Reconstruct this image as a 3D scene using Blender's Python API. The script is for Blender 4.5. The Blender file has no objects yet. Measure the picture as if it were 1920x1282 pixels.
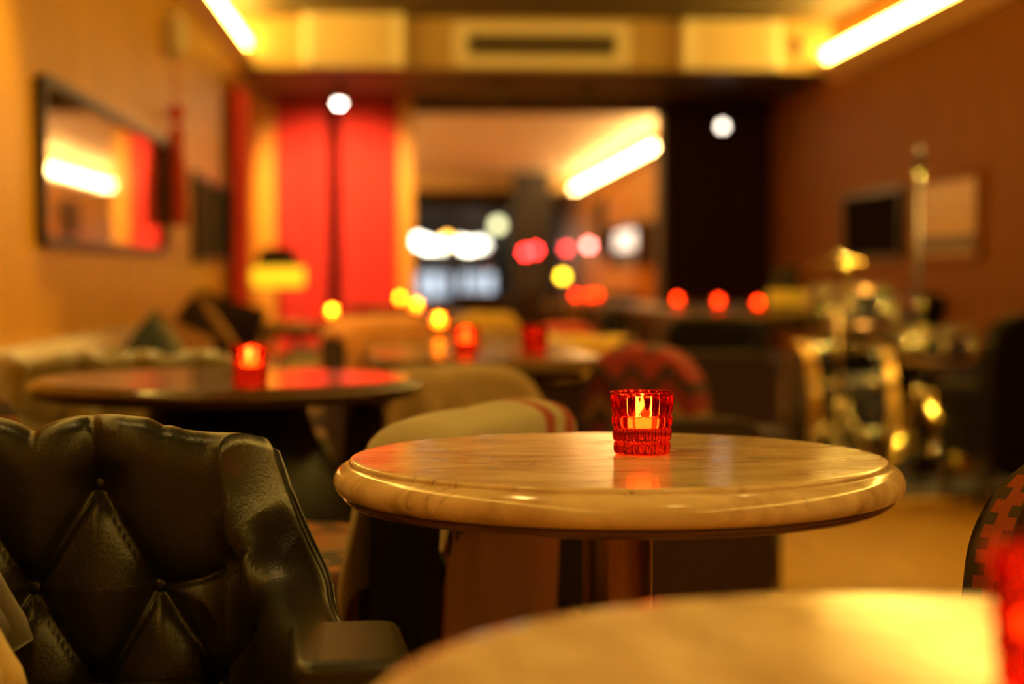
import bpy, bmesh, math, random
from mathutils import Vector, Matrix, Euler
import numpy as np
random.seed(7)
SC = bpy.context.scene
COL = SC.collection
PI = math.pi

# ------------------------------------------------------------------ camera
F = 3270.0
CAMZ = 0.95
TH = math.atan(183 / F)
PH = math.atan(129 / F)
cd = bpy.data.cameras.new('camera')
cam = bpy.data.objects.new('camera', cd)
COL.objects.link(cam)
cam.location = (0, 0, CAMZ)
cam.rotation_euler = (PI / 2 - PH, 0, -TH)
cd.sensor_width = 36
cd.sensor_fit = 'HORIZONTAL'
cd.lens = 36 * F / 1920
cd.clip_start = 0.02
cd.clip_end = 200
cd.dof.use_dof = True
cd.dof.focus_distance = 1.90
cd.dof.aperture_fstop = 2.2
cd.dof.aperture_blades = 7
cd.dof.aperture_rotation = 0.2
SC.camera = cam

# ------------------------------------------------------------------ world, exposure
w = bpy.data.worlds.new('world')
SC.world = w
w.use_nodes = True
w.node_tree.nodes['Background'].inputs[0].default_value = (0.006, 0.007, 0.010, 1)   # night
w.node_tree.nodes['Background'].inputs[1].default_value = 1.0
SC.view_settings.view_transform = 'Standard'
SC.view_settings.look = 'None'
SC.view_settings.exposure = 0.0
SC.view_settings.gamma = 1.0
SC.view_settings.use_curve_mapping = False
try:
    SC.cycles.use_denoising = True
    SC.cycles.max_bounces = 10
    SC.cycles.transparent_max_bounces = 16
    SC.cycles.transmission_bounces = 10
    SC.cycles.sample_clamp_indirect = 12.0
    SC.cycles.blur_glossy = 0.15
except Exception:
    pass

COVE_R, COVE_L, COVE_FAR = 50.0, 44.0, 36.0
WARM = (1.0, 0.62, 0.10)

# ------------------------------------------------------------------ pixel helpers
_R = Vector((math.cos(TH), -math.sin(TH), 0))
_Fw = Vector((math.sin(TH) * math.cos(PH), math.cos(TH) * math.cos(PH), -math.sin(PH)))
_U = Vector((math.sin(TH) * math.sin(PH), math.cos(TH) * math.sin(PH), math.cos(PH)))
def ray(px, py):
    return (_Fw + _R * ((px - 960) / F) + _U * ((641 - py) / F))
def P(px, py, y=None, z=None, x=None):
    d = ray(px, py)
    if y is not None: t = y / d.y
    elif z is not None: t = (z - CAMZ) / d.z
    else: t = x / d.x
    return Vector((d.x * t, d.y * t, CAMZ + d.z * t))

# ------------------------------------------------------------------ materials
MATS = {}
def nodes_of(m):
    return m.node_tree.nodes, m.node_tree.links
def mat(name, col, rough=0.6, metal=0.0, var=0.0, scale=8.0, stretch=(1, 1, 1), bump=0.0, bscale=None,
        coat=0.0, sheen=0.0, col2=None, spec=0.5, trans=0.0):
    if name in MATS: return MATS[name]
    m = bpy.data.materials.new(name)
    m.use_nodes = True
    N, L = nodes_of(m)
    b = N['Principled BSDF']
    b.inputs['Base Color'].default_value = (*col, 1)
    b.inputs['Roughness'].default_value = rough
    b.inputs['Metallic'].default_value = metal
    b.inputs['Coat Weight'].default_value = coat
    b.inputs['Coat Roughness'].default_value = 0.08
    b.inputs['Sheen Weight'].default_value = sheen
    b.inputs['Specular IOR Level'].default_value = spec
    b.inputs['Transmission Weight'].default_value = trans
    if var or bump:
        tc = N.new('ShaderNodeTexCoord')
        mp = N.new('ShaderNodeMapping')
        mp.inputs['Scale'].default_value = stretch
        L.new(tc.outputs['Object'], mp.inputs[0])
        nz = N.new('ShaderNodeTexNoise')
        nz.inputs['Scale'].default_value = scale
        nz.inputs['Detail'].default_value = 5
        L.new(mp.outputs[0], nz.inputs['Vector'])
        if var:
            r = N.new('ShaderNodeValToRGB')
            c2 = col2 or tuple(c * (1 - var) for c in col)
            r.color_ramp.elements[0].position = 0.3
            r.color_ramp.elements[1].position = 0.7
            r.color_ramp.elements[0].color = (*c2, 1)
            r.color_ramp.elements[1].color = (*col, 1)
            L.new(nz.outputs['Fac'], r.inputs[0])
            L.new(r.outputs[0], b.inputs['Base Color'])
        if bump:
            n2 = nz
            if bscale:
                n2 = N.new('ShaderNodeTexNoise')
                n2.inputs['Scale'].default_value = bscale
                n2.inputs['Detail'].default_value = 4
                L.new(mp.outputs[0], n2.inputs['Vector'])
            bp = N.new('ShaderNodeBump')
            bp.inputs['Strength'].default_value = bump
            bp.inputs['Distance'].default_value = 0.01
            L.new(n2.outputs['Fac'], bp.inputs['Height'])
            L.new(bp.outputs[0], b.inputs['Normal'])
    MATS[name] = m
    return m
def emis(name, col, s):
    if name in MATS: return MATS[name]
    m = bpy.data.materials.new(name)
    m.use_nodes = True
    N, L = nodes_of(m)
    b = N['Principled BSDF']
    b.inputs['Base Color'].default_value = (*[c * 0.5 for c in col], 1)
    b.inputs['Emission Color'].default_value = (*col, 1)
    b.inputs['Emission Strength'].default_value = s
    MATS[name] = m
    return m
def math_node(N, L, op, a, b=None, c=None):
    n = N.new('ShaderNodeMath'); n.operation = op
    for i, v in enumerate((a, b, c)):
        if v is None: continue
        if isinstance(v, (int, float)): n.inputs[i].default_value = v
        else: L.new(v, n.inputs[i])
    return n.outputs[0]
def banded(name, cols, axis='Z', freq=6.0, zig=0.0, zigf=20.0, rough=0.85, zigaxis='X', bump=0.3, offset=0.0, smooth=False):
    """woven cloth: colour bands along an axis, with an optional saw-toothed border between bands"""
    if name in MATS: return MATS[name]
    m = bpy.data.materials.new(name); m.use_nodes = True
    N, L = nodes_of(m)
    b = N['Principled BSDF']
    b.inputs['Roughness'].default_value = rough
    b.inputs['Sheen Weight'].default_value = 0.15
    tc = N.new('ShaderNodeTexCoord')
    sp = N.new('ShaderNodeSeparateXYZ')
    L.new(tc.outputs['Object'], sp.inputs[0])
    v = math_node(N, L, 'MULTIPLY', sp.outputs[axis], freq)
    if zig:
        q = math_node(N, L, 'PINGPONG', math_node(N, L, 'MULTIPLY', sp.outputs[zigaxis], zigf), 0.5)
        v = math_node(N, L, 'ADD', v, math_node(N, L, 'MULTIPLY', q, zig))
    v = math_node(N, L, 'FRACT', math_node(N, L, 'ADD', v, offset))
    r = N.new('ShaderNodeValToRGB')
    r.color_ramp.interpolation = 'LINEAR' if smooth else 'CONSTANT'
    el = r.color_ramp.elements
    while len(el) < len(cols): el.new(0.5)
    for i, (p, c) in enumerate(cols):
        el[i].position = p; el[i].color = (*c, 1)
    L.new(v, r.inputs[0])
    nz = N.new('ShaderNodeTexNoise'); nz.inputs['Scale'].default_value = 160
    L.new(tc.outputs['Object'], nz.inputs['Vector'])
    mx = N.new('ShaderNodeMixRGB'); mx.blend_type = 'MULTIPLY'; mx.inputs[0].default_value = 0.5
    L.new(r.outputs[0], mx.inputs[1]); L.new(nz.outputs['Color'], mx.inputs[2])
    L.new(r.outputs[0], b.inputs['Base Color'])
    bp = N.new('ShaderNodeBump'); bp.inputs['Strength'].default_value = bump; bp.inputs['Distance'].default_value = 0.004
    L.new(nz.outputs['Fac'], bp.inputs['Height']); L.new(bp.outputs[0], b.inputs['Normal'])
    MATS[name] = m
    return m
def comb_mat(name, ground, comb, freq=30.0):
    """woven border seen from UV: u = metres from the edge, v = metres along it"""
    if name in MATS: return MATS[name]
    m = bpy.data.materials.new(name); m.use_nodes = True
    N, L = nodes_of(m)
    b = N['Principled BSDF']; b.inputs['Roughness'].default_value = 0.9
    b.inputs['Sheen Weight'].default_value = 0.1
    uv = N.new('ShaderNodeUVMap'); uv.uv_map = 'UVMap'
    sp = N.new('ShaderNodeSeparateXYZ'); L.new(uv.outputs[0], sp.inputs[0])
    u, v = sp.outputs['X'], sp.outputs['Y']
    du = math_node(N, L, 'ABSOLUTE', math_node(N, L, 'SUBTRACT', u, 0.036))
    spine = math_node(N, L, 'LESS_THAN', du, 0.0075)
    ph = math_node(N, L, 'MULTIPLY', math_node(N, L, 'GREATER_THAN', u, 0.036), 0.33)
    fr = math_node(N, L, 'FRACT', math_node(N, L, 'ADD', math_node(N, L, 'MULTIPLY', v, freq), ph))
    tooth = math_node(N, L, 'MULTIPLY', math_node(N, L, 'LESS_THAN', fr, 0.52), math_node(N, L, 'LESS_THAN', du, 0.0225))
    msk = math_node(N, L, 'MAXIMUM', spine, tooth)
    mx = N.new('ShaderNodeMixRGB')
    mx.inputs[1].default_value = (*ground, 1); mx.inputs[2].default_value = (*comb, 1)
    L.new(msk, mx.inputs[0])
    L.new(mx.outputs[0], b.inputs['Base Color'])
    nz = N.new('ShaderNodeTexNoise'); nz.inputs['Scale'].default_value = 400
    tc = N.new('ShaderNodeTexCoord'); L.new(tc.outputs['Object'], nz.inputs['Vector'])
    bp = N.new('ShaderNodeBump'); bp.inputs['Strength'].default_value = 0.5; bp.inputs['Distance'].default_value = 0.002
    L.new(math_node(N, L, 'ADD', nz.outputs['Fac'], msk), bp.inputs['Height']); L.new(bp.outputs[0], b.inputs['Normal'])
    MATS[name] = m
    return m
def marble_mat():
    m = bpy.data.materials.new('marble'); m.use_nodes = True
    N, L = nodes_of(m)
    b = N['Principled BSDF']
    b.inputs['Roughness'].default_value = 0.13
    b.inputs['Specular IOR Level'].default_value = 0.55
    tc = N.new('ShaderNodeTexCoord')
    mp = N.new('ShaderNodeMapping'); mp.inputs['Scale'].default_value = (1.0, 2.6, 1.6)
    mp.inputs['Rotation'].default_value = (0, 0, 0.22)
    L.new(tc.outputs['Object'], mp.inputs[0])
    n1 = N.new('ShaderNodeTexNoise'); n1.inputs['Scale'].default_value = 7; n1.inputs['Detail'].default_value = 7
    n1.inputs['Roughness'].default_value = 0.6; n1.inputs['Distortion'].default_value = 0.8
    L.new(mp.outputs[0], n1.inputs['Vector'])
    r1 = N.new('ShaderNodeValToRGB')
    e = r1.color_ramp.elements
    e[0].position = 0.30; e[0].color = (0.36, 0.23, 0.11, 1)
    e[1].position = 0.62; e[1].color = (0.74, 0.57, 0.36, 1)
    x = e.new(0.46); x.color = (0.58, 0.41, 0.23, 1)
    L.new(n1.outputs['Fac'], r1.inputs[0])
    # short dark veins: narrow band of a second noise, broken up by a third
    n2 = N.new('ShaderNodeTexNoise'); n2.inputs['Scale'].default_value = 9; n2.inputs['Detail'].default_value = 4
    n2.inputs['Distortion'].default_value = 1.2
    L.new(mp.outputs[0], n2.inputs['Vector'])
    d = math_node(N, L, 'ABSOLUTE', math_node(N, L, 'SUBTRACT', n2.outputs['Fac'], 0.5))
    vein = math_node(N, L, 'SUBTRACT', 1.0, math_node(N, L, 'MINIMUM', math_node(N, L, 'MULTIPLY', d, 70.0), 1.0))
    n3 = N.new('ShaderNodeTexNoise'); n3.inputs['Scale'].default_value = 16
    L.new(tc.outputs['Object'], n3.inputs['Vector'])
    gate = math_node(N, L, 'MULTIPLY', math_node(N, L, 'SUBTRACT', n3.outputs['Fac'], 0.52), 8.0)
    gate = math_node(N, L, 'MAXIMUM', math_node(N, L, 'MINIMUM', gate, 1.0), 0.0)
    f = math_node(N, L, 'MULTIPLY', math_node(N, L, 'MULTIPLY', vein, gate), 0.85)
    mx = N.new('ShaderNodeMixRGB'); mx.inputs[2].default_value = (0.10, 0.055, 0.03, 1)
    L.new(f, mx.inputs[0]); L.new(r1.outputs[0], mx.inputs[1])
    L.new(mx.outputs[0], b.inputs['Base Color'])
    rr = N.new('ShaderNodeMapRange'); rr.inputs['To Min'].default_value = 0.09; rr.inputs['To Max'].default_value = 0.2
    L.new(n3.outputs['Fac'], rr.inputs['Value']); L.new(rr.outputs[0], b.inputs['Roughness'])
    bp = N.new('ShaderNodeBump'); bp.inputs['Strength'].default_value = 0.06; bp.inputs['Distance'].default_value = 0.004
    bp.invert = True
    L.new(f, bp.inputs['Height']); L.new(bp.outputs[0], b.inputs['Normal'])
    MATS['marble'] = m
    return m
def glass_mat(name, col, tw=0.4, rough=0.02):
    """coloured pressed glass: refracting body that also lets light straight through"""
    m = bpy.data.materials.new(name); m.use_nodes = True
    N, L = nodes_of(m)
    N.remove(N['Principled BSDF'])
    out = N['Material Output']
    g = N.new('ShaderNodeBsdfGlass'); g.inputs['Color'].default_value = (*col, 1); g.inputs['Roughness'].default_value = rough
    g.inputs['IOR'].default_value = 1.45
    t = N.new('ShaderNodeBsdfTransparent'); t.inputs['Color'].default_value = (*col, 1)
    mx = N.new('ShaderNodeMixShader'); mx.inputs[0].default_value = tw
    L.new(g.outputs[0], mx.inputs[1]); L.new(t.outputs[0], mx.inputs[2]); L.new(mx.outputs[0], out.inputs['Surface'])
    MATS[name] = m
    return m
def pane_mat(name='window_glass'):
    if name in MATS: return MATS[name]
    m = bpy.data.materials.new(name); m.use_nodes = True
    N, L = nodes_of(m)
    N.remove(N['Principled BSDF'])
    out = N['Material Output']
    g = N.new('ShaderNodeBsdfGlossy'); g.inputs['Roughness'].default_value = 0.03
    t = N.new('ShaderNodeBsdfTransparent'); t.inputs['Color'].default_value = (0.93, 0.96, 0.97, 1)
    fz = N.new('ShaderNodeFresnel'); fz.inputs[0].default_value = 1.3
    mx = N.new('ShaderNodeMixShader')
    L.new(fz.outputs[0], mx.inputs[0]); L.new(t.outputs[0], mx.inputs[1]); L.new(g.outputs[0], mx.inputs[2]); L.new(mx.outputs[0], out.inputs['Surface'])
    MATS[name] = m
    return m

# ------------------------------------------------------------------ mesh builder
class MB:
    def __init__(s): s.v = []; s.f = []
    def add(s, vs, fs):
        o = len(s.v); s.v += [tuple(v) for v in vs]; s.f += [tuple(i + o for i in f) for f in fs]; return s
    def box(s, x0, x1, y0, y1, z0, z1):
        return s.add([(x0, y0, z0), (x1, y0, z0), (x1, y1, z0), (x0, y1, z0), (x0, y0, z1), (x1, y0, z1), (x1, y1, z1), (x0, y1, z1)],
                     [(0, 3, 2, 1), (4, 5, 6, 7), (0, 1, 5, 4), (1, 2, 6, 5), (2, 3, 7, 6), (3, 0, 4, 7)])
    def lathe(s, prof, n=48, c=(0, 0, 0), M=None, cap=True):
        vs = []; fs = []; k = len(prof)
        for i in range(n):
            a = 2 * PI * i / n
            for r, z in prof:
                p = Vector((r * math.cos(a), r * math.sin(a), z))
                if M is not None: p = M @ p
                vs.append((p.x + c[0], p.y + c[1], p.z + c[2]))
        for i in range(n):
            j = (i + 1) % n
            for q in range(k - 1):
                fs.append((i * k + q, j * k + q, j * k + q + 1, i * k + q + 1))
        if cap:
            if prof[0][0] > 1e-6: fs.append(tuple(i * k for i in range(n))[::-1])
            if prof[-1][0] > 1e-6: fs.append(tuple(i * k + k - 1 for i in range(n)))
        return s.add(vs, fs)
    def tube(s, pts, r, n=10, cap=True):
        pts = [Vector(p) for p in pts]
        rs = r if isinstance(r, (list, tuple)) else [r] * len(pts)
        vs = []; fs = []
        t0 = (pts[1] - pts[0]).normalized()
        up = Vector((0, 0, 1)) if abs(t0.z) < 0.9 else Vector((1, 0, 0))
        nrm = t0.cross(up).normalized()
        for i, p in enumerate(pts):
            if i == 0: t = t0
            elif i == len(pts) - 1: t = (pts[i] - pts[i - 1]).normalized()
            else: t = (pts[i + 1] - pts[i - 1]).normalized()
            nrm = (nrm - t * nrm.dot(t)).normalized()
            bn = t.cross(nrm)
            for q in range(n):
                a = 2 * PI * q / n
                vs.append(p + (nrm * math.cos(a) + bn * math.sin(a)) * rs[i])
        for i in range(len(pts) - 1):
            for q in range(n):
                q2 = (q + 1) % n
                fs.append((i * n + q, i * n + q2, (i + 1) * n + q2, (i + 1) * n + q))
        if cap:
            fs.append(tuple(range(n))[::-1]); fs.append(tuple((len(pts) - 1) * n + q for q in range(n)))
        return s.add(vs, fs)
    def ball(s, c, r, n=14, sz=(1, 1, 1)):
        k = n // 2
        prof = [(max(0.0, r * math.sin(PI * i / k)) * 1.0, -r * math.cos(PI * i / k)) for i in range(k + 1)]
        M = Matrix.Diagonal((sz[0], sz[1], sz[2])).to_4x4()
        prof[0] = (r * 0.01, -r); prof[-1] = (r * 0.01, r)
        return s.lathe(prof, n, c, M)
    def prism(s, outline, d0, d1, plane='XZ'):
        """extrude a 2-D outline; XZ outlines run along y, XY along z, YZ along x"""
        n = len(outline)
        def mk(a, b, d):
            return (a, d, b) if plane == 'XZ' else ((a, b, d) if plane == 'XY' else (d, a, b))
        vs = [mk(a, b, d0) for a, b in outline] + [mk(a, b, d1) for a, b in outline]
        fs = [tuple(range(n)), tuple(range(2 * n - 1, n - 1, -1))]
        for i in range(n):
            j = (i + 1) % n
            fs.append((i, i + n, j + n, j))
        return s.add(vs, fs)
    def grid(s, fn, nu, nv):
        vs = [fn(i / nu, j / nv) for i in range(nu + 1) for j in range(nv + 1)]
        fs = [(i * (nv + 1) + j, (i + 1) * (nv + 1) + j, (i + 1) * (nv + 1) + j + 1, i * (nv + 1) + j + 1) for i in range(nu) for j in range(nv)]
        return s.add(vs, fs)
    def build(s, name, m, parent=None, smooth=False, bevel=0.0, seg=2, solid=0.0, sub=0, angle=None, fix=True):
        me = bpy.data.meshes.new(name)
        me.from_pydata(s.v, [], s.f)
        if fix:
            bm = bmesh.new(); bm.from_mesh(me)
            bmesh.ops.recalc_face_normals(bm, faces=bm.faces)
            bm.to_mesh(me); bm.free()
        if m is not None: me.materials.append(MATS[m] if isinstance(m, str) else m)
        if smooth:
            me.polygons.foreach_set('use_smooth', [True] * len(me.polygons))
        o = bpy.data.objects.new(name, me)
        COL.objects.link(o)
        if parent is not None: o.parent = parent
        if solid:
            md = o.modifiers.new('thickness', 'SOLIDIFY'); md.thickness = solid; md.offset = 0
        if bevel:
            md = o.modifiers.new('bevel', 'BEVEL'); md.width = bevel; md.segments = seg; md.limit_method = 'ANGLE'
            if not smooth and seg > 1:
                me.polygons.foreach_set('use_smooth', [True] * len(me.polygons))
                md.harden_normals = True
        if sub:
            md = o.modifiers.new('sub', 'SUBSURF'); md.levels = sub; md.render_levels = sub
        if angle:
            try:
                me.set_sharp_from_angle(angle=angle)
            except Exception: pass
        return o
def tag(o, label=None, cat=None, group=None, kind=None):
    if label: o['label'] = label
    if cat: o['category'] = cat
    if group: o['group'] = group
    if kind: o['kind'] = kind
    return o
def thing(name, label, cat, loc=(0, 0, 0), rz=0.0, group=None):
    o = bpy.data.objects.new(name, None); COL.objects.link(o)
    o.empty_display_size = 0.1
    o.location = loc; o.rotation_euler = (0, 0, rz)
    return tag(o, label, cat, group)
def copy_tree(o, parent=None):
    c = o.copy(); COL.objects.link(c); c.parent = parent
    for ch in list(o.children): copy_tree(ch, c)
    return c
def struct(o): o['kind'] = 'structure'; return o
def place(o, loc, rz=0.0):
    o.location = loc; o.rotation_euler = (0, 0, rz); return o
def rrect(w, h, r, n=6, x0=0.0, z0=0.0):
    pts = []
    for cx, cz, a0 in ((w / 2 - r, h / 2 - r, 0), (-w / 2 + r, h / 2 - r, 90), (-w / 2 + r, -h / 2 + r, 180), (w / 2 - r, -h / 2 + r, 270)):
        for i in range(n + 1):
            a = math.radians(a0 + 90 * i / n)
            pts.append((x0 + cx + r * math.cos(a), z0 + cz + r * math.sin(a)))
    return pts

# ------------------------------------------------------------------ material library
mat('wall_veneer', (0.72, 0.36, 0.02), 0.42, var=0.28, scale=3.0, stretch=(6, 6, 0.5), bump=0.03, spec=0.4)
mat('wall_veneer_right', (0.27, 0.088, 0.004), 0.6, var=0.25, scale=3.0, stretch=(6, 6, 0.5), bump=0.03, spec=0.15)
mat('joint', (0.25, 0.11, 0.02), 0.7)
mat('ceiling_brown', (0.085, 0.055, 0.012), 0.75, var=0.06, scale=2)
mat('cream_paint', (0.66, 0.56, 0.42), 0.7, var=0.06, scale=2)
mat('bulkhead_paint', (0.46, 0.30, 0.10), 0.65, var=0.06, scale=2)
mat('soffit_shade_paint', (0.045, 0.026, 0.006), 0.6)  # shade under the bulkhead put into the colour, far darker than the bulkhead face
mat('cornice_paint', (0.50, 0.28, 0.10), 0.5)
mat('floor_wood', (0.62, 0.32, 0.03), 0.38, var=0.35, scale=4.0, stretch=(8, 0.7, 1), bump=0.04)
mat('rug_dark', (0.018, 0.013, 0.004), 0.95, var=0.4, scale=30)
mat('leather_green', (0.015, 0.013, 0.006), 0.34, var=0.25, scale=9, bump=0.10, bscale=260, spec=0.55)
mat('leather_black', (0.005, 0.004, 0.003), 0.42, var=0.2, scale=9, bump=0.1, bscale=200, spec=0.2)
mat('leather_redbrown', (0.17, 0.040, 0.016), 0.5, var=0.55, scale=5, stretch=(2, 2, 0.5), bump=0.1, bscale=180)
mat('leather_darkbrown', (0.045, 0.014, 0.008), 0.45, var=0.4, scale=16, bump=0.25, bscale=120)
mat('bronze', (0.34, 0.20, 0.09), 0.30, metal=1.0, var=0.15, scale=4)
mat('dark_metal', (0.05, 0.04, 0.03), 0.4, metal=0.8)
mat('black_frame', (0.012, 0.009, 0.006), 0.35)
mat('matt_black', (0.003, 0.002, 0.002), 0.95, spec=0.05)
mat('dark_moulding', (0.11, 0.045, 0.018), 0.22, coat=0.4)
mat('table_wood', (0.115, 0.055, 0.022), 0.16, var=0.35, scale=6, stretch=(1, 8, 1), coat=0.5)
mat('pale_table', (0.24, 0.145, 0.05), 0.2, var=0.2, scale=6)
mat('dark_wood', (0.05, 0.022, 0.010), 0.4, var=0.3, scale=6, stretch=(1, 1, 0.3))
mat('red_curtain', (0.80, 0.050, 0.040), 0.85, var=0.12, scale=20)
mat('dark_curtain', (0.030, 0.003, 0.003), 0.95)
mat('orange_wood', (0.78, 0.36, 0.05), 0.35, var=0.15, scale=3, stretch=(5, 5, 0.4))
mat('cream_leather', (0.60, 0.52, 0.36), 0.32, var=0.12, scale=6, bump=0.05, bscale=150)
mat('banquette_leather', (0.42, 0.34, 0.20), 0.30, var=0.15, scale=6, bump=0.05, bscale=150)
mat('velvet_green', (0.010, 0.014, 0.007), 0.95, sheen=0.15)
mat('velvet_olive', (0.09, 0.08, 0.03), 0.95, sheen=0.2)
mat('velvet_brown', (0.030, 0.011, 0.005), 0.9)
mat('velvet_tan', (0.42, 0.20, 0.055), 0.9, sheen=0.2)
mat('velvet_maroon', (0.020, 0.003, 0.002), 0.9, sheen=0.05)
mat('velvet_grey', (0.105, 0.088, 0.075), 0.9, sheen=0.5)
mat('linen_cream', (0.62, 0.48, 0.24), 0.9, sheen=0.2, bump=0.2, scale=200)
mat('wool_tan', (0.46, 0.31, 0.14), 0.95, var=0.3, scale=12, sheen=0.3, bump=0.3, bscale=150)
mat('wool_yellow', (0.78, 0.46, 0.05), 0.95, var=0.25, scale=10, sheen=0.3, bump=0.3, bscale=150)
mat('wool_red', (0.70, 0.045, 0.012), 0.95, var=0.25, scale=10, sheen=0.3, bump=0.3, bscale=150)
mat('wool_orange', (0.70, 0.27, 0.04), 0.95, var=0.3, scale=10, sheen=0.3, bump=0.3, bscale=150)
mat('chrome', (0.95, 0.82, 0.50), 0.06, metal=1.0)
mat('brass', (0.90, 0.62, 0.14), 0.14, metal=1.0)
mat('gold_hoop', (0.85, 0.50, 0.09), 0.30, metal=0.6, coat=0.5)
mat('drum_shell', (0.012, 0.012, 0.015), 0.2, var=0.3, scale=40, coat=0.6)
mat('drum_head', (0.05, 0.045, 0.04), 0.35)
mat('drum_head_white', (0.62, 0.56, 0.44), 0.4)
mat('black_plastic', (0.012, 0.011, 0.010), 0.45)
mat('box_cream', (0.70, 0.60, 0.40), 0.5)
mat('box_trim', (0.82, 0.72, 0.48), 0.4)
mat('grille_dark', (0.16, 0.12, 0.06), 0.6)
mat('mirror', (0.86, 0.84, 0.78), 0.04, metal=1.0)
mat('shade_dark', (0.030, 0.020, 0.010), 0.8)
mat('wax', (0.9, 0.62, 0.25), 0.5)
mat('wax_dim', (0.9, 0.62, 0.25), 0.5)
mat('concrete_dark', (0.03, 0.03, 0.032), 0.7)
mat('asphalt', (0.03, 0.03, 0.033), 0.6)
mat('blue_grey', (0.17, 0.19, 0.24), 0.6, var=0.3, scale=3)
marble_mat()
comb_mat('kilim_border', (0.070, 0.052, 0.036), (0.34, 0.082, 0.026), 34)
comb_mat('kilim_border_green', (0.010, 0.010, 0.006), (0.055, 0.052, 0.022), 22)
banded('kilim_red', [(0, (0.30, 0.02, 0.012)), (0.3, (0.06, 0.035, 0.012)), (0.45, (0.34, 0.17, 0.04)), (0.62, (0.22, 0.012, 0.01)), (0.85, (0.03, 0.012, 0.008))], 'Z', 4.2, 0.5, 9)
banded('kilim_orange', [(0, (0.40, 0.16, 0.05)), (0.25, (0.34, 0.22, 0.13)), (0.42, (0.05, 0.05, 0.07)), (0.6, (0.44, 0.17, 0.04)), (0.8, (0.10, 0.03, 0.02))], 'Y', 4.0, 0.6, 7)
banded('kilim_dark', [(0, (0.02, 0.012, 0.008)), (0.35, (0.20, 0.07, 0.022)), (0.5, (0.03, 0.016, 0.01)), (0.72, (0.13, 0.035, 0.014)), (0.86, (0.016, 0.01, 0.008))], 'Z', 6.0, 0.9, 8)
banded('blanket_stripe', [(0, (0.42, 0.37, 0.25)), (0.05, (0.30, 0.018, 0.014)), (0.14, (0.42, 0.37, 0.25)), (0.225, (0.30, 0.018, 0.014)), (0.31, (0.42, 0.37, 0.25))], 'X', 1.9, 0, 1, offset=0.5)

# ------------------------------------------------------------------ room shell
XL, XR, YF, YBH, YB, YE, ZC = -1.15, 2.77, -3.6, 11.5, 13.6, 33.0, 2.62
ZBH = 2.29
struct(MB().box(XL - 0.2, XR + 0.2, YF - 0.2, YE + 0.2, -0.12, 0).build('floor', 'floor_wood'))
struct(MB().box(XL - 0.2, XR + 0.2, YF - 0.2, YB + 0.2, ZC, ZC + 0.12).build('ceiling', 'ceiling_brown'))
struct(MB().box(XL - 0.2, XR + 0.2, YB + 0.2, YE + 0.2, ZC, ZC + 0.12).build('ceiling_rear', 'cream_paint'))
def panelled(name, x, sgn, m, joints, y0, y1):
    wl = struct(MB().box(min(x + sgn * 0.02, x + sgn * 0.2), max(x + sgn * 0.02, x + sgn * 0.2), y0, y1, 0, ZC).build(name, 'joint'))
    js = [y0] + [j for j in joints if y0 < j < y1] + [y1]
    for a, b in zip(js[:-1], js[1:]):
        MB().box(min(x, x + sgn * 0.02), max(x, x + sgn * 0.02), a + 0.004, b - 0.004, 0.0, ZC).build('panel', m, wl, bevel=0.003, seg=1)
    return wl
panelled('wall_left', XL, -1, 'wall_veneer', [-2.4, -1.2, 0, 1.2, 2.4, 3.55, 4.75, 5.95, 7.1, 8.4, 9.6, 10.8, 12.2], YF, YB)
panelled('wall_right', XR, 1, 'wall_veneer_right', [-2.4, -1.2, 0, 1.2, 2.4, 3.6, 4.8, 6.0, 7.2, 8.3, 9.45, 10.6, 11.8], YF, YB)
struct(MB().box(XL - 0.2, XR + 0.2, YF - 0.2, YF, 0, ZC).build('wall_front', 'wall_veneer'))
# bulkhead over the end of the room
struct(MB().box(XL, XR, YBH, YB + 0.35, ZBH, ZC).build('ceiling_bulkhead', 'bulkhead_paint'))
struct(MB().box(XL, XR, YBH + 0.03, YB, ZBH - 0.012, ZBH - 0.001).build('ceiling_soffit', 'soffit_shade_paint'))
# end wall with the opening into the rear room
OX0 = P(776, 400, y=YB).x; OX1 = P(1240, 400, y=YB).x; OZ = P(1000, 207, y=YB).z
wb = MB().box(XL, OX0, YB, YB + 0.35, 0, ZBH).box(OX1, XR, YB, YB + 0.35, 0, ZBH).box(OX0, OX1, YB, YB + 0.35, OZ, ZBH)
struct(wb.build('wall_back', 'soffit_shade_paint'))
# rear room
struct(MB().box(XL - 0.2, XL, YB + 0.35, YE, 0, ZC).build('wall_rear_left', 'wall_veneer'))
wr = struct(MB().box(XR + 0.02, XR + 0.2, YB + 0.35, YE, 0, ZC).build('wall_rear_right', 'joint'))
for k in range(8):
    a = YB + 0.35 + k * 2.38; MB().box(XR, XR + 0.02, a + 0.006, min(a + 2.37, YE), 0, ZC).build('panel', 'wall_veneer', wr)
struct(MB().box(XL, XR, 29.6, 30.4, 2.36, ZC).build('ceiling_beam', 'bulkhead_paint'))

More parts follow.
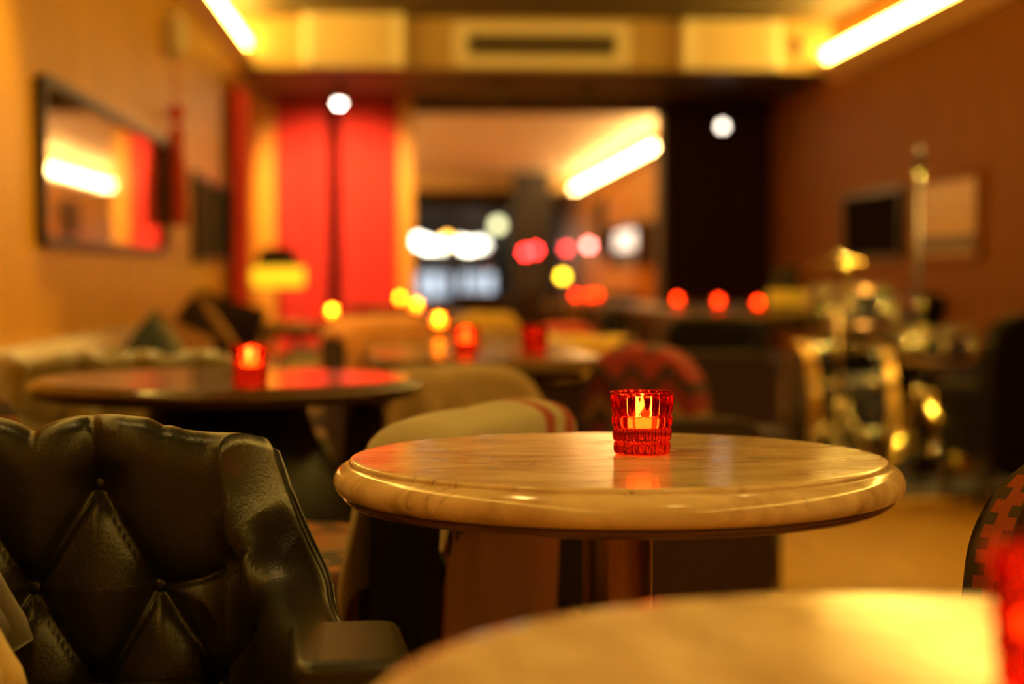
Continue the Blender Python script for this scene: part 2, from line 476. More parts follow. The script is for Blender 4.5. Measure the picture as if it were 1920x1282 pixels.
# cornices and cove light strips
def cove(side, x, sgn, y0, y1, z0, z1, strip, s):
    # cornice profile in x,z
    pr = [(x, z0), (x - sgn * 0.025, z0), (x - sgn * 0.04, z0 + 0.03), (x - sgn * 0.07, z0 + 0.06), (x - sgn * 0.085, z1 - 0.02), (x - sgn * 0.085, z1), (x, z1)]
    struct(MB().prism([(a, b) for a, b in pr], y0, y1, 'XZ').build('trim_' + side, 'cornice_paint', smooth=False))
    g = y0
    t = thing('cove_light', strip, 'cove light', (x - sgn * 0.045, y0, z1), 0)
    MB().box(-0.03, 0.03, 0, y1 - y0, 0, 0.012).build('channel', 'box_trim', t)
    n = max(1, round((y1 - y0) / 1.9)); l = (y1 - y0) / n
    for i in range(n):
        MB().tube([(0, i * l + 0.02, 0.052), (0, (i + 1) * l - 0.02, 0.052)], 0.040, 12).build('tube', emis('cove_' + side, WARM if side in '12' else (1.0, 0.66, 0.24), s), t, smooth=True)
    return t
cove('1', XR, 1, YF + 0.02, YBH, 2.215, 2.325, 'bright warm cove light tubes on the cornice above the drum kit', COVE_R)
cove('2', XL, -1, YF + 0.02, YBH, 2.31, 2.395, 'bright warm cove light tubes on the cornice above the cushioned banquette', COVE_L)
cove('3', XR, 1, YB + 0.4, 29.6, 2.215, 2.325, 'bright warm cove light tubes beyond the opening in the rear room', COVE_FAR)
cove('4', XL, -1, YB + 0.4, 29.6, 2.31, 2.395, 'warm cove light tubes in the rear room behind the red curtains', COVE_FAR)

# recessed ceiling downlights over the front of the room (their beams reach the nearest tables and the floor)
def downlight(x, y, tx, ty, tz, watt, label, size=50, blend=0.6, col=(1.0, 0.62, 0.16)):
    t = thing('recessed_downlight', label, 'downlight', (x, y, ZC), 0, 'recessed downlights in the ceiling')
    MB().lathe([(0.035, -0.001), (0.055, -0.004), (0.06, -0.010), (0.052, -0.014), (0.04, -0.010), (0.036, -0.001)], 24, cap=False).build('trim_ring', 'box_trim', t, smooth=True)
    MB().lathe([(0.001, -0.003), (0.034, -0.003), (0.034, -0.0005), (0.001, -0.0005)], 24).build('lens', emis('downlight_lens', (1, 0.8, 0.45), 6), t)
    ld = bpy.data.lights.new('downlight_beam', 'SPOT'); ld.energy = watt; ld.color = col; ld.spot_size = math.radians(size); ld.spot_blend = blend; ld.shadow_soft_size = 0.035
    lo = bpy.data.objects.new('downlight_beam', ld); COL.objects.link(lo); lo.parent = t; lo.location = (0, 0, -0.03)
    lo.rotation_euler = (Vector((tx, ty, tz)) - Vector((x, y, ZC - 0.03))).to_track_quat('-Z', 'Y').to_euler()
    return t
downlight(0.75, 0.55, 0.45, 0.85, 0.74, 66, 'recessed ceiling downlight shining on the front marble table', 46)
downlight(1.10, 2.7, 0.35, 1.7, 0.72, 5, 'recessed ceiling downlight shining on the veined marble table', 44)
downlight(1.75, 5.2, 1.55, 5.5, 0.0, 110, 'recessed ceiling downlight shining on the open floor', 56)
downlight(-0.35, 2.35, -0.42, 1.98, 0.7, 17, 'recessed ceiling downlight shining on the leather chair', 52)
downlight(1.95, 6.75, 2.12, 7.75, 0.42, 800, 'recessed ceiling downlight shining on the drum kit', 34, 0.5)
downlight(0.3, 4.5, 0.22, 5.4, 0.7, 64, 'recessed ceiling downlight shining on the middle tables', 60)
downlight(-0.70, 4.75, -0.85, 4.95, 0.7, 150, 'recessed ceiling downlight shining on the banquette', 58)

# air-conditioning vent on the bulkhead
def on_bh(px, py, y=YBH): return P(px, py, y=y)
a, b = on_bh(850, 42), on_bh(1180, 127)
t = thing('air_vent', 'long cream air conditioning vent with dark grille slats on the bulkhead', 'air vent', ((a.x + b.x) / 2, YBH, (a.z + b.z) / 2))
W, H = b.x - a.x, a.z - b.z
iw, ih = W * 0.84, H * 0.50
m = MB()
m.box(-W / 2, W / 2, -0.03, -0.001, ih / 2, H / 2).box(-W / 2, W / 2, -0.03, -0.001, -H / 2, -ih / 2)
m.box(-W / 2, -iw / 2, -0.03, -0.001, -ih / 2, ih / 2).box(iw / 2, W / 2, -0.03, -0.001, -ih / 2, ih / 2)
m.build('frame', 'box_cream', t, bevel=0.008)
MB().box(-iw / 2, iw / 2, -0.004, -0.001, -ih / 2, ih / 2).build('backing', 'black_frame', t)
for k in range(7):
    z = -ih / 2 + (k + 0.5) * ih / 7
    MB().prism([(-0.022, z - 0.006), (-0.020, z - 0.008), (-0.006, z + 0.004), (-0.008, z + 0.006)], -iw / 2, iw / 2, 'YZ').build('slat', 'grille_dark', t)
# two cream loudspeaker boxes on the bulkhead
for (x0, x1, y0, y1, lab) in ((569, 757, 28, 130, 'square cream loudspeaker box above the red curtains'), (1277, 1456, 42, 136, 'square cream loudspeaker box above the dark curtain')):
    a, b = on_bh(x0, y0), on_bh(x1, y1)
    t = thing('loudspeaker_box', lab, 'loudspeaker', ((a.x + b.x) / 2, YBH, (a.z + b.z) / 2))
    W, H = b.x - a.x, a.z - b.z
    MB().box(-W / 2 + 0.065, W / 2 - 0.065, -0.16, -0.002, -H / 2, H / 2).build('cabinet', 'box_cream', t, bevel=0.012)
    MB().box(-W / 2 + 0.09, W / 2 - 0.09, -0.168, -0.161, -H / 2 + 0.03, H / 2 - 0.03).build('grille_cloth', 'linen_cream', t, bevel=0.004)
    for sg in (-1, 1):
        MB().box(min(sg * (W / 2 - 0.065), sg * W / 2), max(sg * (W / 2 - 0.065), sg * W / 2), -0.17, -0.002, -H / 2, H / 2).build('side_cheek', 'box_trim', t, bevel=0.01)
# small security camera and lamp beside the right box
p = on_bh(1490, 88)
t = thing('wall_bracket', 'small dark bracket on the bulkhead beside the cream box', 'bracket', (p.x, YBH, p.z))
MB().box(-0.03, 0.03, -0.012, -0.001, -0.06, 0.06).build('plate', 'dark_metal', t, bevel=0.004)
MB().tube([(0, -0.01, 0.0), (0, -0.08, 0.01), (0.02, -0.12, 0.01)], 0.014).build('arm', 'dark_metal', t, smooth=True)
p = on_bh(1542, 116)
t = thing('globe_lamp', 'small round globe lamp on the bulkhead beside the cove light', 'lamp', (p.x, YBH, p.z))
MB().lathe([(0.03, 0), (0.03, 0.012), (0.012, 0.02), (0.012, 0.05)], 16, M=Matrix.Rotation(PI / 2, 4, 'X')).build('mount', 'box_trim', t, smooth=True)
MB().ball((0, -0.09, 0), 0.05, 18).build('globe', 'box_trim', t, smooth=True)

# ceiling spotlights on stems
def spotlight(px, py, y, tx, ty, tz, watt, label, lens=60, col=(1.0, 0.72, 0.42), size=60, drop=None):
    p = P(px, py, y=y)
    top = (ZBH - 0.012 if y > YBH else ZC) - p.z
    t = thing('stem_spotlight', label, 'spotlight', tuple(p), 0, 'spotlights under the bulkhead')
    MB().lathe([(0.035, top - 0.002), (0.035, top - 0.018), (0.008, top - 0.02)], 18).build('ceiling_rose', 'dark_metal', t, smooth=True)
    MB().tube([(0, 0, 0.02), (0, 0, top - 0.015)], 0.006).build('stem', 'dark_metal', t, smooth=True)
    d = (Vector((tx, ty, tz)) - p).normalized()
    q = d.to_track_quat('-Z', 'Y').to_matrix().to_4x4()
    MB().lathe([(0.02, 0.06), (0.034, 0.04), (0.034, -0.035), (0.030, -0.037), (0.028, -0.02), (0.001, -0.02)], 18, M=q).build('housing', 'dark_metal', t, smooth=True, angle=0.7)
    MB().ball(tuple(Vector((0, 0, 0)) + q.to_3x3() @ Vector((0, 0, -0.052 if watt else -0.03))), 0.030 if watt else 0.022, 14).build('bulb', emis('spot_bulb_%d' % lens, (1, 0.86, 0.68), lens), t, smooth=True)
    if watt:
        ld = bpy.data.lights.new('spot_beam', 'SPOT'); ld.energy = watt; ld.color = col; ld.spot_size = math.radians(size); ld.spot_blend = 0.7; ld.shadow_soft_size = 0.04
        lo = bpy.data.objects.new('spot_beam', ld); COL.objects.link(lo); lo.parent = t; lo.location = q.to_3x3() @ Vector((0, 0, -0.095))
        lo.rotation_euler = d.to_track_quat('-Z', 'Y').to_euler()
    return t
spotlight(636, 180, 12.1, -0.60, 13.5, 0.95, 230, 'small lit spotlight on a stem in front of the red curtains', 40, (1.0, 0.62, 0.24), 96)
spotlight(1355, 228, 12.45, 1.9, 11.0, 0.6, 8, 'small lit spotlight on a stem in front of the dark curtain', 8)
spotlight(938, 172, 12.3, 0.3, 11.0, 0.6, 0, 'unlit spotlight under the bulkhead below the air vent, nearer the red curtains', 0)
spotlight(1097, 180, 12.6, 0.9, 11.0, 0.6, 0, 'unlit spotlight under the bulkhead below the air vent, nearer the dark curtain', 0)
spotlight(1478, 172, 12.6, 2.2, 11.0, 0.6, 0, 'unlit spotlight under the bulkhead in the corner by the right wall', 0)

# curtains
def curtain(name, px0, px1, y, ztop, m, label, folds, amp=0.035):
    x0, x1 = P(px0, 400, y=y).x, P(px1, 400, y=y).x
    W = x1 - x0
    t = thing(name, label, 'curtain', ((x0 + x1) / 2, y, 0))
    rnd = random.Random(px0)
    ph = [rnd.uniform(0.7, 1.3) for _ in range(64)]
    def fn(u, v):
        a = u * folds * 2 * PI
        k = ph[min(63, int(u * folds))]
        return (-W / 2 + u * W + 0.01 * math.sin(a * 2 + v), amp * k * math.sin(a + 0.5 * math.sin(v * 3 + u * 9)) * (0.6 + 0.4 * (1 - v)), 0.015 + v * (ztop - 0.03))
    MB().grid(fn, folds * 12, 16).build('drape', m, t, smooth=True, solid=0.006, fix=False)
    MB().box(-W / 2, W / 2, -0.015, 0.015, ztop - 0.03, ztop).build('heading_tape', m, t)
    return t
ZCT = P(600, 172, y=13.5).z
curtain('red_curtain', 514, 613, 13.46, min(ZCT, ZBH - 0.02), 'red_curtain', 'bright red pleated curtain beside the table lamp with the glowing band', 9)
curtain('red_curtain', 637, 746, 13.46, min(ZCT, ZBH - 0.02), 'red_curtain', 'bright red pleated curtain bordering the opening to the rear room', 10)
curtain('dark_curtain', 1243, 1464, 13.45, ZBH - 0.02, 'dark_curtain', 'almost black maroon curtain beside the opening to the rear room', 18)
# posts and jambs
def post(name, px0, px1, y0, y1, m, ztop, label=None):
    x0, x1 = P(px0, 400, y=y0).x, P(px1, 400, y=y0).x
    o = MB().box(x0, x1, y0, y1, 0, ztop).build(name, m, bevel=0.006)
    return struct(o)
post('trim_5', 481, 514, 13.28, 13.55, 'orange_wood', P(495, 158, y=13.28).z)
post('trim_6', 748, 775, 13.28, 13.598, 'orange_wood', P(760, 165, y=13.28).z)
post('trim_7', 610, 640, 13.52, 13.59, 'matt_black', ZCT - 0.02)
# red side curtain on the left wall
t = thing('side_curtain', 'narrow red curtain hanging flat against the left wall', 'curtain', (XL + 0.06, 11.04, 0))
MB().grid(lambda u, v: (0.02 * math.sin(u * 40), -0.38 + 0.76 * u, 0.05 + v * 2.05), 40, 8).build('drape', 'red_curtain', t, smooth=True, solid=0.006, fix=False)
MB().tube([(0, -0.43, 2.12), (0, 0.43, 2.12)], 0.012).build('rail', 'dark_metal', t, smooth=True)
for sg in (-1, 1): MB().tube([(-0.06, sg * 0.41, 2.12), (0, sg * 0.41, 2.12)], 0.008).build('rail_bracket', 'dark_metal', t)

# ------------------------------------------------------------------ pictures and mirrors on the side walls
def wallframe(name, label, cat, side, y0, y1, z0, z1, fw=0.03, fd=0.035, frame='black_frame', r=0.05):
    x = XL if side < 0 else XR
    t = thing(name, label, cat, (x, (y0 + y1) / 2, (z0 + z1) / 2))
    w, h = y1 - y0, z1 - z0
    out = rrect(w, h, r, 5); inn = rrect(w - 2 * fw, h - 2 * fw, max(0.004, r - fw), 5)
    n = len(out); s = -side
    vs = [(s * 0.001, a, b) for a, b in out] + [(s * fd, a, b) for a, b in out] + [(s * fd, a, b) for a, b in inn] + [(s * 0.001, a, b) for a, b in inn]
    fs = []
    for i in range(n):
        j = (i + 1) % n
        for q in range(4):
            p_, q_ = q * n, ((q + 1) % 4) * n
            fs.append((p_ + i, p_ + j, q_ + j, q_ + i))
    MB().add(vs, fs).build('frame', frame, t)
    return t, w - 2 * fw, h - 2 * fw, s
pa, pb = P(62, 140, x=XL), P(303, 262, x=XL)
z0m, z1m = P(70, 462, x=XL).z, P(70, 138, x=XL).z
t, w_, h_, s = wallframe('wall_mirror', 'long rounded black framed mirror on the wall above the banquette', 'mirror', -1, pa.y, pb.y, z0m, z1m, r=0.06)
MB().prism(rrect(w_, h_, 0.03, 5), 0.003, 0.012, 'YZ').build('mirror_glass', 'mirror', t)
# dark framed picture farther along the left wall
pa, pb = P(358, 330, x=XL), P(427, 350, x=XL)
z0p, z1p = P(362, 492, x=XL).z, P(362, 322, x=XL).z
t, w_, h_, s = wallframe('framed_picture', 'dark framed picture with pale grey shapes on the left wall', 'picture', -1, pa.y, pb.y, z0p, z1p, r=0.01)
mat('print_dark', (0.075, 0.07, 0.06), 0.8, var=0.85, scale=5, stretch=(1, 2.2, 0.7), spec=0.1)
MB().box(0.003, 0.012, -w_ / 2, w_ / 2, -h_ / 2, h_ / 2).build('print', 'print_dark', t)
# right wall: a dark panel and a pale picture with a city view strip
def on_r(px, py): return P(px, py, x=XR)
pa, pb = on_r(1700, 350), on_r(1590, 362)
t, w_, h_, s = wallframe('black_picture', 'square black framed panel on the wall behind the drum kit', 'picture', 1, pa.y, pb.y, on_r(1695, 486).z, on_r(1695, 347).z, r=0.01)
mat('panel_black', (0.008, 0.003, 0.002), 0.95, spec=0.05)
MB().box(-0.020, -0.003, -w_ / 2, w_ / 2, -h_ / 2, h_ / 2).build('panel_face', 'panel_black', t)
pa, pb = on_r(1846, 315), on_r(1712, 340)
t, w_, h_, s = wallframe('framed_picture', 'pale gold framed picture with a dark skyline strip beside the black panel', 'picture', 1, pa.y, pb.y, on_r(1840, 488).z, on_r(1840, 318).z, frame='wall_veneer_right', r=0.02)
mat('gold_paper', (0.62, 0.38, 0.08), 0.4, var=0.1, scale=3)
mat('skyline_print', (0.16, 0.13, 0.07), 0.5, var=0.6, scale=9, stretch=(1, 3, 1))
MB().box(-0.012, -0.003, -w_ / 2, w_ / 2, -h_ / 2, h_ / 2).build('print', 'gold_paper', t)
MB().box(-0.016, -0.0125, -w_ / 2 + 0.02, w_ / 2 * 0.75, -h_ / 2 + 0.02, -h_ / 2 + h_ * 0.26).build('skyline_strip', 'skyline_print', t)
# hanging tassel ornament on the left wall
pt = P(325, 30, x=XL + 0.05); 
t = thing('tassel_ornament', 'long red tassel ornament hanging from a cream plaque on the left wall', 'ornament', (XL + 0.03, pt.y, 0))
zz = lambda py: P(325, py, x=XL + 0.05).z
MB().lathe([(0.01, zz(22)), (0.04, zz(28)), (0.052, zz(48)), (0.052, zz(92)), (0.04, zz(106)), (0.01, zz(112))], 20, (0.03, 0, 0)).build('lantern', 'box_cream', t, smooth=True)
MB().tube([(-0.029, 0, zz(10)), (0.03, 0, zz(8)), (0.03, 0, zz(23))], 0.005, 8).build('hook', 'dark_metal', t, smooth=True)
MB().tube([(0.03, 0, zz(110)), (0.03, 0, zz(200))], 0.005, 8).build('cord', 'wool_red', t)
MB().ball((0.03, 0, zz(212)), 0.045, 16, (0.9, 1, 1)).build('knot_bead', 'wool_red', t, smooth=True)
MB().lathe([(0.012, zz(232)), (0.035, zz(245)), (0.036, zz(262)), (0.028, zz(266)), (0.045, zz(330)), (0.05, zz(422)), (0.001, zz(422))], 20, (0.03, 0, 0)).build('tassel', 'wool_red', t, smooth=True)

# ------------------------------------------------------------------ tables
TZ = 0.745
def at(px, d): return P(px, 512, y=d).x
def table(label, x, y, R, top_m, col_m='bronze', moulding='dark_moulding', rz=0.0, colr=0.040, name='round_table', thick=1.0, baser=0.21, flare=False):
    t = thing(name, label, 'table', (x, y, 0), rz)
    k = R - 0.317
    pr = [(0.002, 0), (0.15, 0), (0.25, 0), (0.290, 0), (0.2965, 0), (0.2982, -0.0010), (0.2990, -0.0030), (0.2990, -0.0052), (0.3005, -0.0062), (0.3040, -0.0066), (0.3058, -0.0080),
          (0.3095, -0.0098), (0.3135, -0.0135), (0.3160, -0.0185), (0.3170, -0.0240), (0.3160, -0.0300), (0.3125, -0.0350), (0.3075, -0.0380), (0.302, -0.0390), (0.15, -0.039), (0.002, -0.039)]
    pr = [((r + k) if r > 0.2 else r, z * thick) for r, z in pr]
    MB().lathe(pr, 128, (0, 0, TZ)).build('tabletop', top_m, t, smooth=True, angle=0.9)
    zb = -0.0395 * thick
    lp = [(0.02, zb), (0.3045 + k, zb), (0.3065 + k, zb - 0.002), (0.3055 + k, zb - 0.0042), (0.301 + k, zb - 0.005), (0.301 + k, zb - 0.0065), (0.298 + k, zb - 0.009), (0.290 + k, zb - 0.0105), (0.02, zb - 0.0105)]
    MB().lathe(lp, 128, (0, 0, TZ)).build('edge_moulding', moulding, t, smooth=True, angle=0.6)
    zt = TZ + zb - 0.011
    if flare:
        MB().lathe([(0.15, zt), (0.155, zt - 0.02), (0.165, zt - 0.06), (0.19, zt - 0.11), (0.225, zt - 0.17), (0.25, zt - 0.25), (0.27, zt - 0.40), (0.275, 0.10), (0.29, 0.05), (0.02, 0.05)], 48).build('flared_pedestal', 'leather_black', t, smooth=True)
        MB().lathe([(0.02, 0.001), (baser, 0.001), (baser, 0.03), (baser - 0.02, 0.048), (0.02, 0.048)], 64).build('base_plate', 'dark_wood', t, smooth=True, angle=0.6)
        return t
    MB().lathe([(0.09, zt), (0.09, zt - 0.008), (colr + 0.006, zt - 0.014), (colr, zt - 0.02), (colr, 0.06), (colr + 0.01, 0.045), (colr + 0.012, 0.036)], 48).build('column', col_m, t, smooth=True, angle=0.6)
    MB().lathe([(0.02, 0.001), (baser, 0.001), (baser, 0.012), (baser - 0.015, 0.02), (0.09, 0.032), (0.03, 0.036)], 64).build('base_plate', col_m, t, smooth=True, angle=0.6)
    return t
p0, p1 = P(1157, 916, z=TZ), P(1157, 810, z=TZ)
T1 = ((p0.x + p1.x) / 2, (p0.y + p1.y) / 2)
table('round veined marble table with a moulded edge beside the stripe-blanketed chair', T1[0], T1[1], 0.317, 'marble')
FG = (0.275, 0.805)
table('round pale marble table in front of the black leather chair', FG[0], FG[1], 0.317, 'marble', rz=2.0)
T2 = (at(425, 3.45), 3.45)
table('large round polished dark wood table with a red votive in front of the banquette', T2[0], T2[1], 0.385, 'table_wood', 'dark_metal', 'dark_wood', thick=0.62, colr=0.05, baser=0.30, flare=True)
# long oval table in the middle of the room
def oval_table(label, x, y, hw, hl, m, rz=0.0):
    t = thing('oval_table', label, 'table', (x, y, 0), rz)
    out = rrect(2 * hw, 2 * hl, min(hw, hl) * 0.95, 12)
    MB().prism(out, TZ - 0.03, TZ, 'XY').build('tabletop', m, t, bevel=0.006)
    out = rrect(2 * hw - 0.08, 2 * hl - 0.08, min(hw, hl) * 0.9, 12)
    MB().prism(out, TZ - 0.05, TZ - 0.031, 'XY').build('apron', 'dark_wood', t)
    for sg in (-1, 1):
        c = (0, sg * hl * 0.5, 0)
        MB().lathe([(0.045, TZ - 0.051), (0.035, TZ - 0.1), (0.035, 0.06), (0.05, 0.035), (0.05, 0.031)], 24, c).build('column', 'dark_metal', t, smooth=True)
        MB().lathe([(0.02, 0.001), (0.2, 0.001), (0.2, 0.012), (0.05, 0.03)], 32, c).build('base_plate', 'dark_metal', t, smooth=True)
    return t
T3 = (at(890, 4.75), 4.72)
oval_table('long oval tan table holding the votive with the plain red glow', T3[0], T3[1], 0.285, 0.66, 'pale_table', 0.03)
T4 = (0.20, 6.05)
table('round tan table with a bright yellow flamed votive beyond the oval table', T4[0], T4[1], 0.33, 'pale_table', 'dark_metal', 'dark_wood')
T5 = (at(628, 7.35), 7.35)
table('round tan table in front of the red curtains beside the cushioned banquette', T5[0], T5[1], 0.31, 'pale_table', 'dark_metal', 'dark_wood', baser=0.14)
T6 = (at(800, 8.7), 8.70)
table('round tan table with one pale orange votive behind the nearer tan table', T6[0], T6[1], 0.31, 'pale_table', 'dark_metal', 'dark_wood')
T7 = (at(735, 10.9), 10.90)
table('round tan table close to the red curtains with one pale orange votive', T7[0], T7[1], 0.31, 'pale_table', 'dark_metal', 'dark_wood')
# long rectangular table on the right
def long_table(label, x0, x1, y0, y1, m):
    t = thing('long_table', label, 'table', ((x0 + x1) / 2, (y0 + y1) / 2, 0))
    w, l = (x1 - x0) / 2, (y1 - y0) / 2
    MB().box(-w, w, -l, l, TZ - 0.035, TZ).build('tabletop', m, t, bevel=0.006)
    m2 = MB().box(-w + 0.06, w - 0.06, -l + 0.06, l - 0.06, TZ - 0.09, TZ - 0.036); m2.build('apron', 'dark_wood', t)
    for sx in (-1, 1):
        for sy in (-1, 1):
            MB().tube([(sx * (w - 0.08), sy * (l - 0.08), TZ - 0.06), (sx * (w - 0.07), sy * (l - 0.07), 0.0)], [0.03, 0.022], 12).build('leg', 'dark_wood', t, smooth=True)
    return t
long_table('long tan table with three red votives beside the dark curtain', 1.34, 2.10, 8.46, 11.2, 'pale_table').location.z = 0.0105

# ------------------------------------------------------------------ votive candles
GL = glass_mat('votive_glass', (0.90, 0.205, 0.13), 0.12, 0.0)
def votive_meshes():
    nf, per = 22, 8
    nt = nf * per
    H = 0.0705
    bands = [(0.0, 0.0135, 0.0318, 0.0326), (0.0140, 0.0300, 0.0330, 0.0338), (0.0305, 0.0432, 0.0340, 0.0346), (0.0437, 0.0670, 0.0346, 0.0362)]
    prof = []
    for (za, zb, ra, rb) in bands:
        for q, off in ((0, -0.0026), (0.05, -0.0010), (0.16, 0.0), (0.5, 0.0004), (0.84, 0.0), (0.95, -0.0010), (1, -0.0026)):
            prof.append((ra + (rb - ra) * q + off, za + (zb - za) * q, 1.0 if 0.04 < q < 0.96 else 0.3))
    prof += [(0.0360, 0.0678, 0.1), (0.0365, 0.0692, 0.0), (0.0361, 0.0703, 0.0), (0.0348, 0.0705, 0.0), (0.0337, 0.0698, 0.0), (0.0325, 0.060, 0.0), (0.0310, 0.045, 0.0), (0.0295, 0.0315, 0.0), (0.0270, 0.0290, 0), (0.0004, 0.0285, 0)]
    vs, fs = [], []
    k = len(prof)
    for i in range(nt):
        a = 2 * PI * i / nt
        u = (i % per) / per
        fl = 0.0020 * (math.sin(PI * u) ** 0.55) - 0.0020      # pillowed facet between sharp flutes
        for r, z, am in prof:
            rr = max(0.0003, r + fl * am); vs.append((rr * math.cos(a), rr * math.sin(a), z))
    for i in range(nt):
        j = (i + 1) % nt
        for q in range(k - 1): fs.append((i * k + q, j * k + q, j * k + q + 1, i * k + q + 1))
    fs.append(tuple(i * k for i in range(nt))[::-1]); fs.append(tuple(i * k + k - 1 for i in range(nt)))
    g = MB().add(vs, fs)
    return g
_vg = votive_meshes()
FLAME_COL = (1.0, 0.52, 0.10)
def flame_mb(h, r, z0):
    return MB().lathe([(0.0003, z0), (r * 0.7, z0 + h * 0.12), (r, z0 + h * 0.3), (r * 0.8, z0 + h * 0.55), (r * 0.35, z0 + h * 0.85), (0.0003, z0 + h)], 12)
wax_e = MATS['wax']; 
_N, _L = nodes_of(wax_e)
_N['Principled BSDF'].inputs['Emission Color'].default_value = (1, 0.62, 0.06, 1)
_N['Principled BSDF'].inputs['Emission Strength'].default_value = 17.0      # emission stands in for flame light scattered through the wax
_vglass_me = None
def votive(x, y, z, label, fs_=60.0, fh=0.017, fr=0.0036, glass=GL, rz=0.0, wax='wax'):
    global _vglass_me
    t = thing('votive_candle', label, 'candle', (x, y, z + 0.0006), rz, 'votive candles in red glass')
    if _vglass_me is None:
        o = _vg.build('glass_cup', glass, t, smooth=True, angle=0.5); _vglass_me = o.data
    else:
        me = _vglass_me
        if glass is not GL:
            me = _vglass_me.copy(); me.materials.clear(); me.materials.append(glass)
        o = bpy.data.objects.new('glass_cup', me); COL.objects.link(o); o.parent = t
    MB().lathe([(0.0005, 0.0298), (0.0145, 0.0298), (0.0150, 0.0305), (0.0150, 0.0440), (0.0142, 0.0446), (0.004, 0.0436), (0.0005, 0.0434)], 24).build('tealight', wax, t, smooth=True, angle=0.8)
    MB().tube([(0, 0, 0.0436), (0.0003, 0, 0.0475)], 0.0006, 6).build('wick', 'black_plastic', t)
    flame_mb(fh, fr, 0.0465).build('flame', emis('flame_%d' % fs_, FLAME_COL, fs_), t, smooth=True)
    return t
pv = P(1211, 856, z=TZ)
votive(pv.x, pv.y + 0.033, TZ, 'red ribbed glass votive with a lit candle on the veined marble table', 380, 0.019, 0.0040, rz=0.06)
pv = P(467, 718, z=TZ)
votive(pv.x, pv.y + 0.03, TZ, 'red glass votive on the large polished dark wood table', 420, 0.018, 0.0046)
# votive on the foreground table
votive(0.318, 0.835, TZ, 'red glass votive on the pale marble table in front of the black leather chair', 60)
def far_votive(px, py, label, s, fr=0.008, fh=0.022, dy=0.0, glass=GL, d=None):
    zf = TZ + 0.056
    q = P(px, py, z=zf) if d is None else P(px, py, y=d)
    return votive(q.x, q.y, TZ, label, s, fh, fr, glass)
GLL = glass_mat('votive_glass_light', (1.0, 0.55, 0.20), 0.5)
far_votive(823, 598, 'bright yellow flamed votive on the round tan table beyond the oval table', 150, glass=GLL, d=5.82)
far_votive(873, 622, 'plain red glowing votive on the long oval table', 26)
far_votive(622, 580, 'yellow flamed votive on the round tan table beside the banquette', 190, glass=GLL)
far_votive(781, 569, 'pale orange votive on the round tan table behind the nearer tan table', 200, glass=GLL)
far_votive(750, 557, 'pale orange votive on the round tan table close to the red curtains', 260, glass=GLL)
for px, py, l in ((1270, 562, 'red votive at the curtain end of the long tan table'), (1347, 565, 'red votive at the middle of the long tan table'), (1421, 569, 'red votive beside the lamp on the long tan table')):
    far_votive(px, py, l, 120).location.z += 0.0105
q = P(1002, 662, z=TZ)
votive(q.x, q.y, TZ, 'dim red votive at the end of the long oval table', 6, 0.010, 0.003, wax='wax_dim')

# ------------------------------------------------------------------ tub chair shell (wraps round the sitter; local -y is the front)
def tub_path(s, half, rc, splay=0.0):
    sg = 1 if s >= 0 else -1
    a = abs(s); q = rc * PI / 2
    if a <= half: return Vector((s, 0)), Vector((0, -1))
    if a <= half + q:
        f = (a - half) / rc
        return Vector((sg * (half + rc * math.sin(f)), -rc + rc * math.cos(f))), Vector((-sg * math.sin(f), -math.cos(f)))
    e = a - half - q
    return Vector((sg * (half + rc + splay * e * e), -rc - e)), Vector((-sg, 0))
def tub_shell(half, rc, arm, ztop, zin, zout, T, ns=160, ni=60, nt=14, no=16, bulge=None, endround=0.0, lean=0.0, splay=0.0):
    L = half + rc * PI / 2 + arm
    V, UVd, UVa = [], [], []
    K = ni + nt + no
    for i in range(ns + 1):
        s = -L + 2 * L * i / ns
        zt = ztop(s); R = T / 2
        rows = []
        for j in range(ni):
            z = zin + (zt - R - zin) * j / (ni - 1)
            rows.append((R, z, 1.0, (zt - z)))
        for j in range(1, nt + 1):
            a = PI * j / nt
            rows.append((R * math.cos(a), zt - R + R * math.sin(a), max(0.0, math.cos(a)) , R * (1 - math.sin(a)) if a > PI / 2 else 0.0))
        for j in range(1, no + 1):
            z = zt - R + (zout - (zt - R)) * j / no
            rows.append((-R, z, 0.0, R * 1.2 + (zt - R - z)))
        for off, z, inn, dist in rows:
            s2 = s
            de = 9.0
            if endround or lean:
                f = lean * max(0.0, z - 0.35)
                if endround:
                    h = max(0.0, min(1.0, (z - (zt - endround)) / endround))
                    f += endround * (1 - math.sqrt(max(0.0, 1 - h * h)))
                kk = max(0.0, min(1.0, (abs(s) - (L - arm)) / arm))
                s2 = s - (1 if s > 0 else -1) * f * kk * kk
                de = (L - abs(s)) * 1.0
            p, n = tub_path(s2, half, rc, splay)
            b = bulge(s, z, zt) * inn if bulge else 0.0
            # soften the arm ends
            V.append((p.x + n.x * (off + b), p.y + n.y * (off + b), z + (0.6 * b if off != R and inn > 0 and bulge else 0)))
            if dist <= de: UVd.append(dist); UVa.append(s)
            else: UVd.append(de); UVa.append(L + (zt - z))
    Fc = []
    for i in range(ns):
        for j in range(K - 1):
            Fc.append((i * K + j, (i + 1) * K + j, (i + 1) * K + j + 1, i * K + j + 1))
        Fc.append((i * K + K - 1, (i + 1) * K + K - 1, (i + 1) * K, i * K))
    Fc.append(tuple(range(K))); Fc.append(tuple(ns * K + j for j in range(K))[::-1])
    return V, Fc, UVd, UVa, K, L
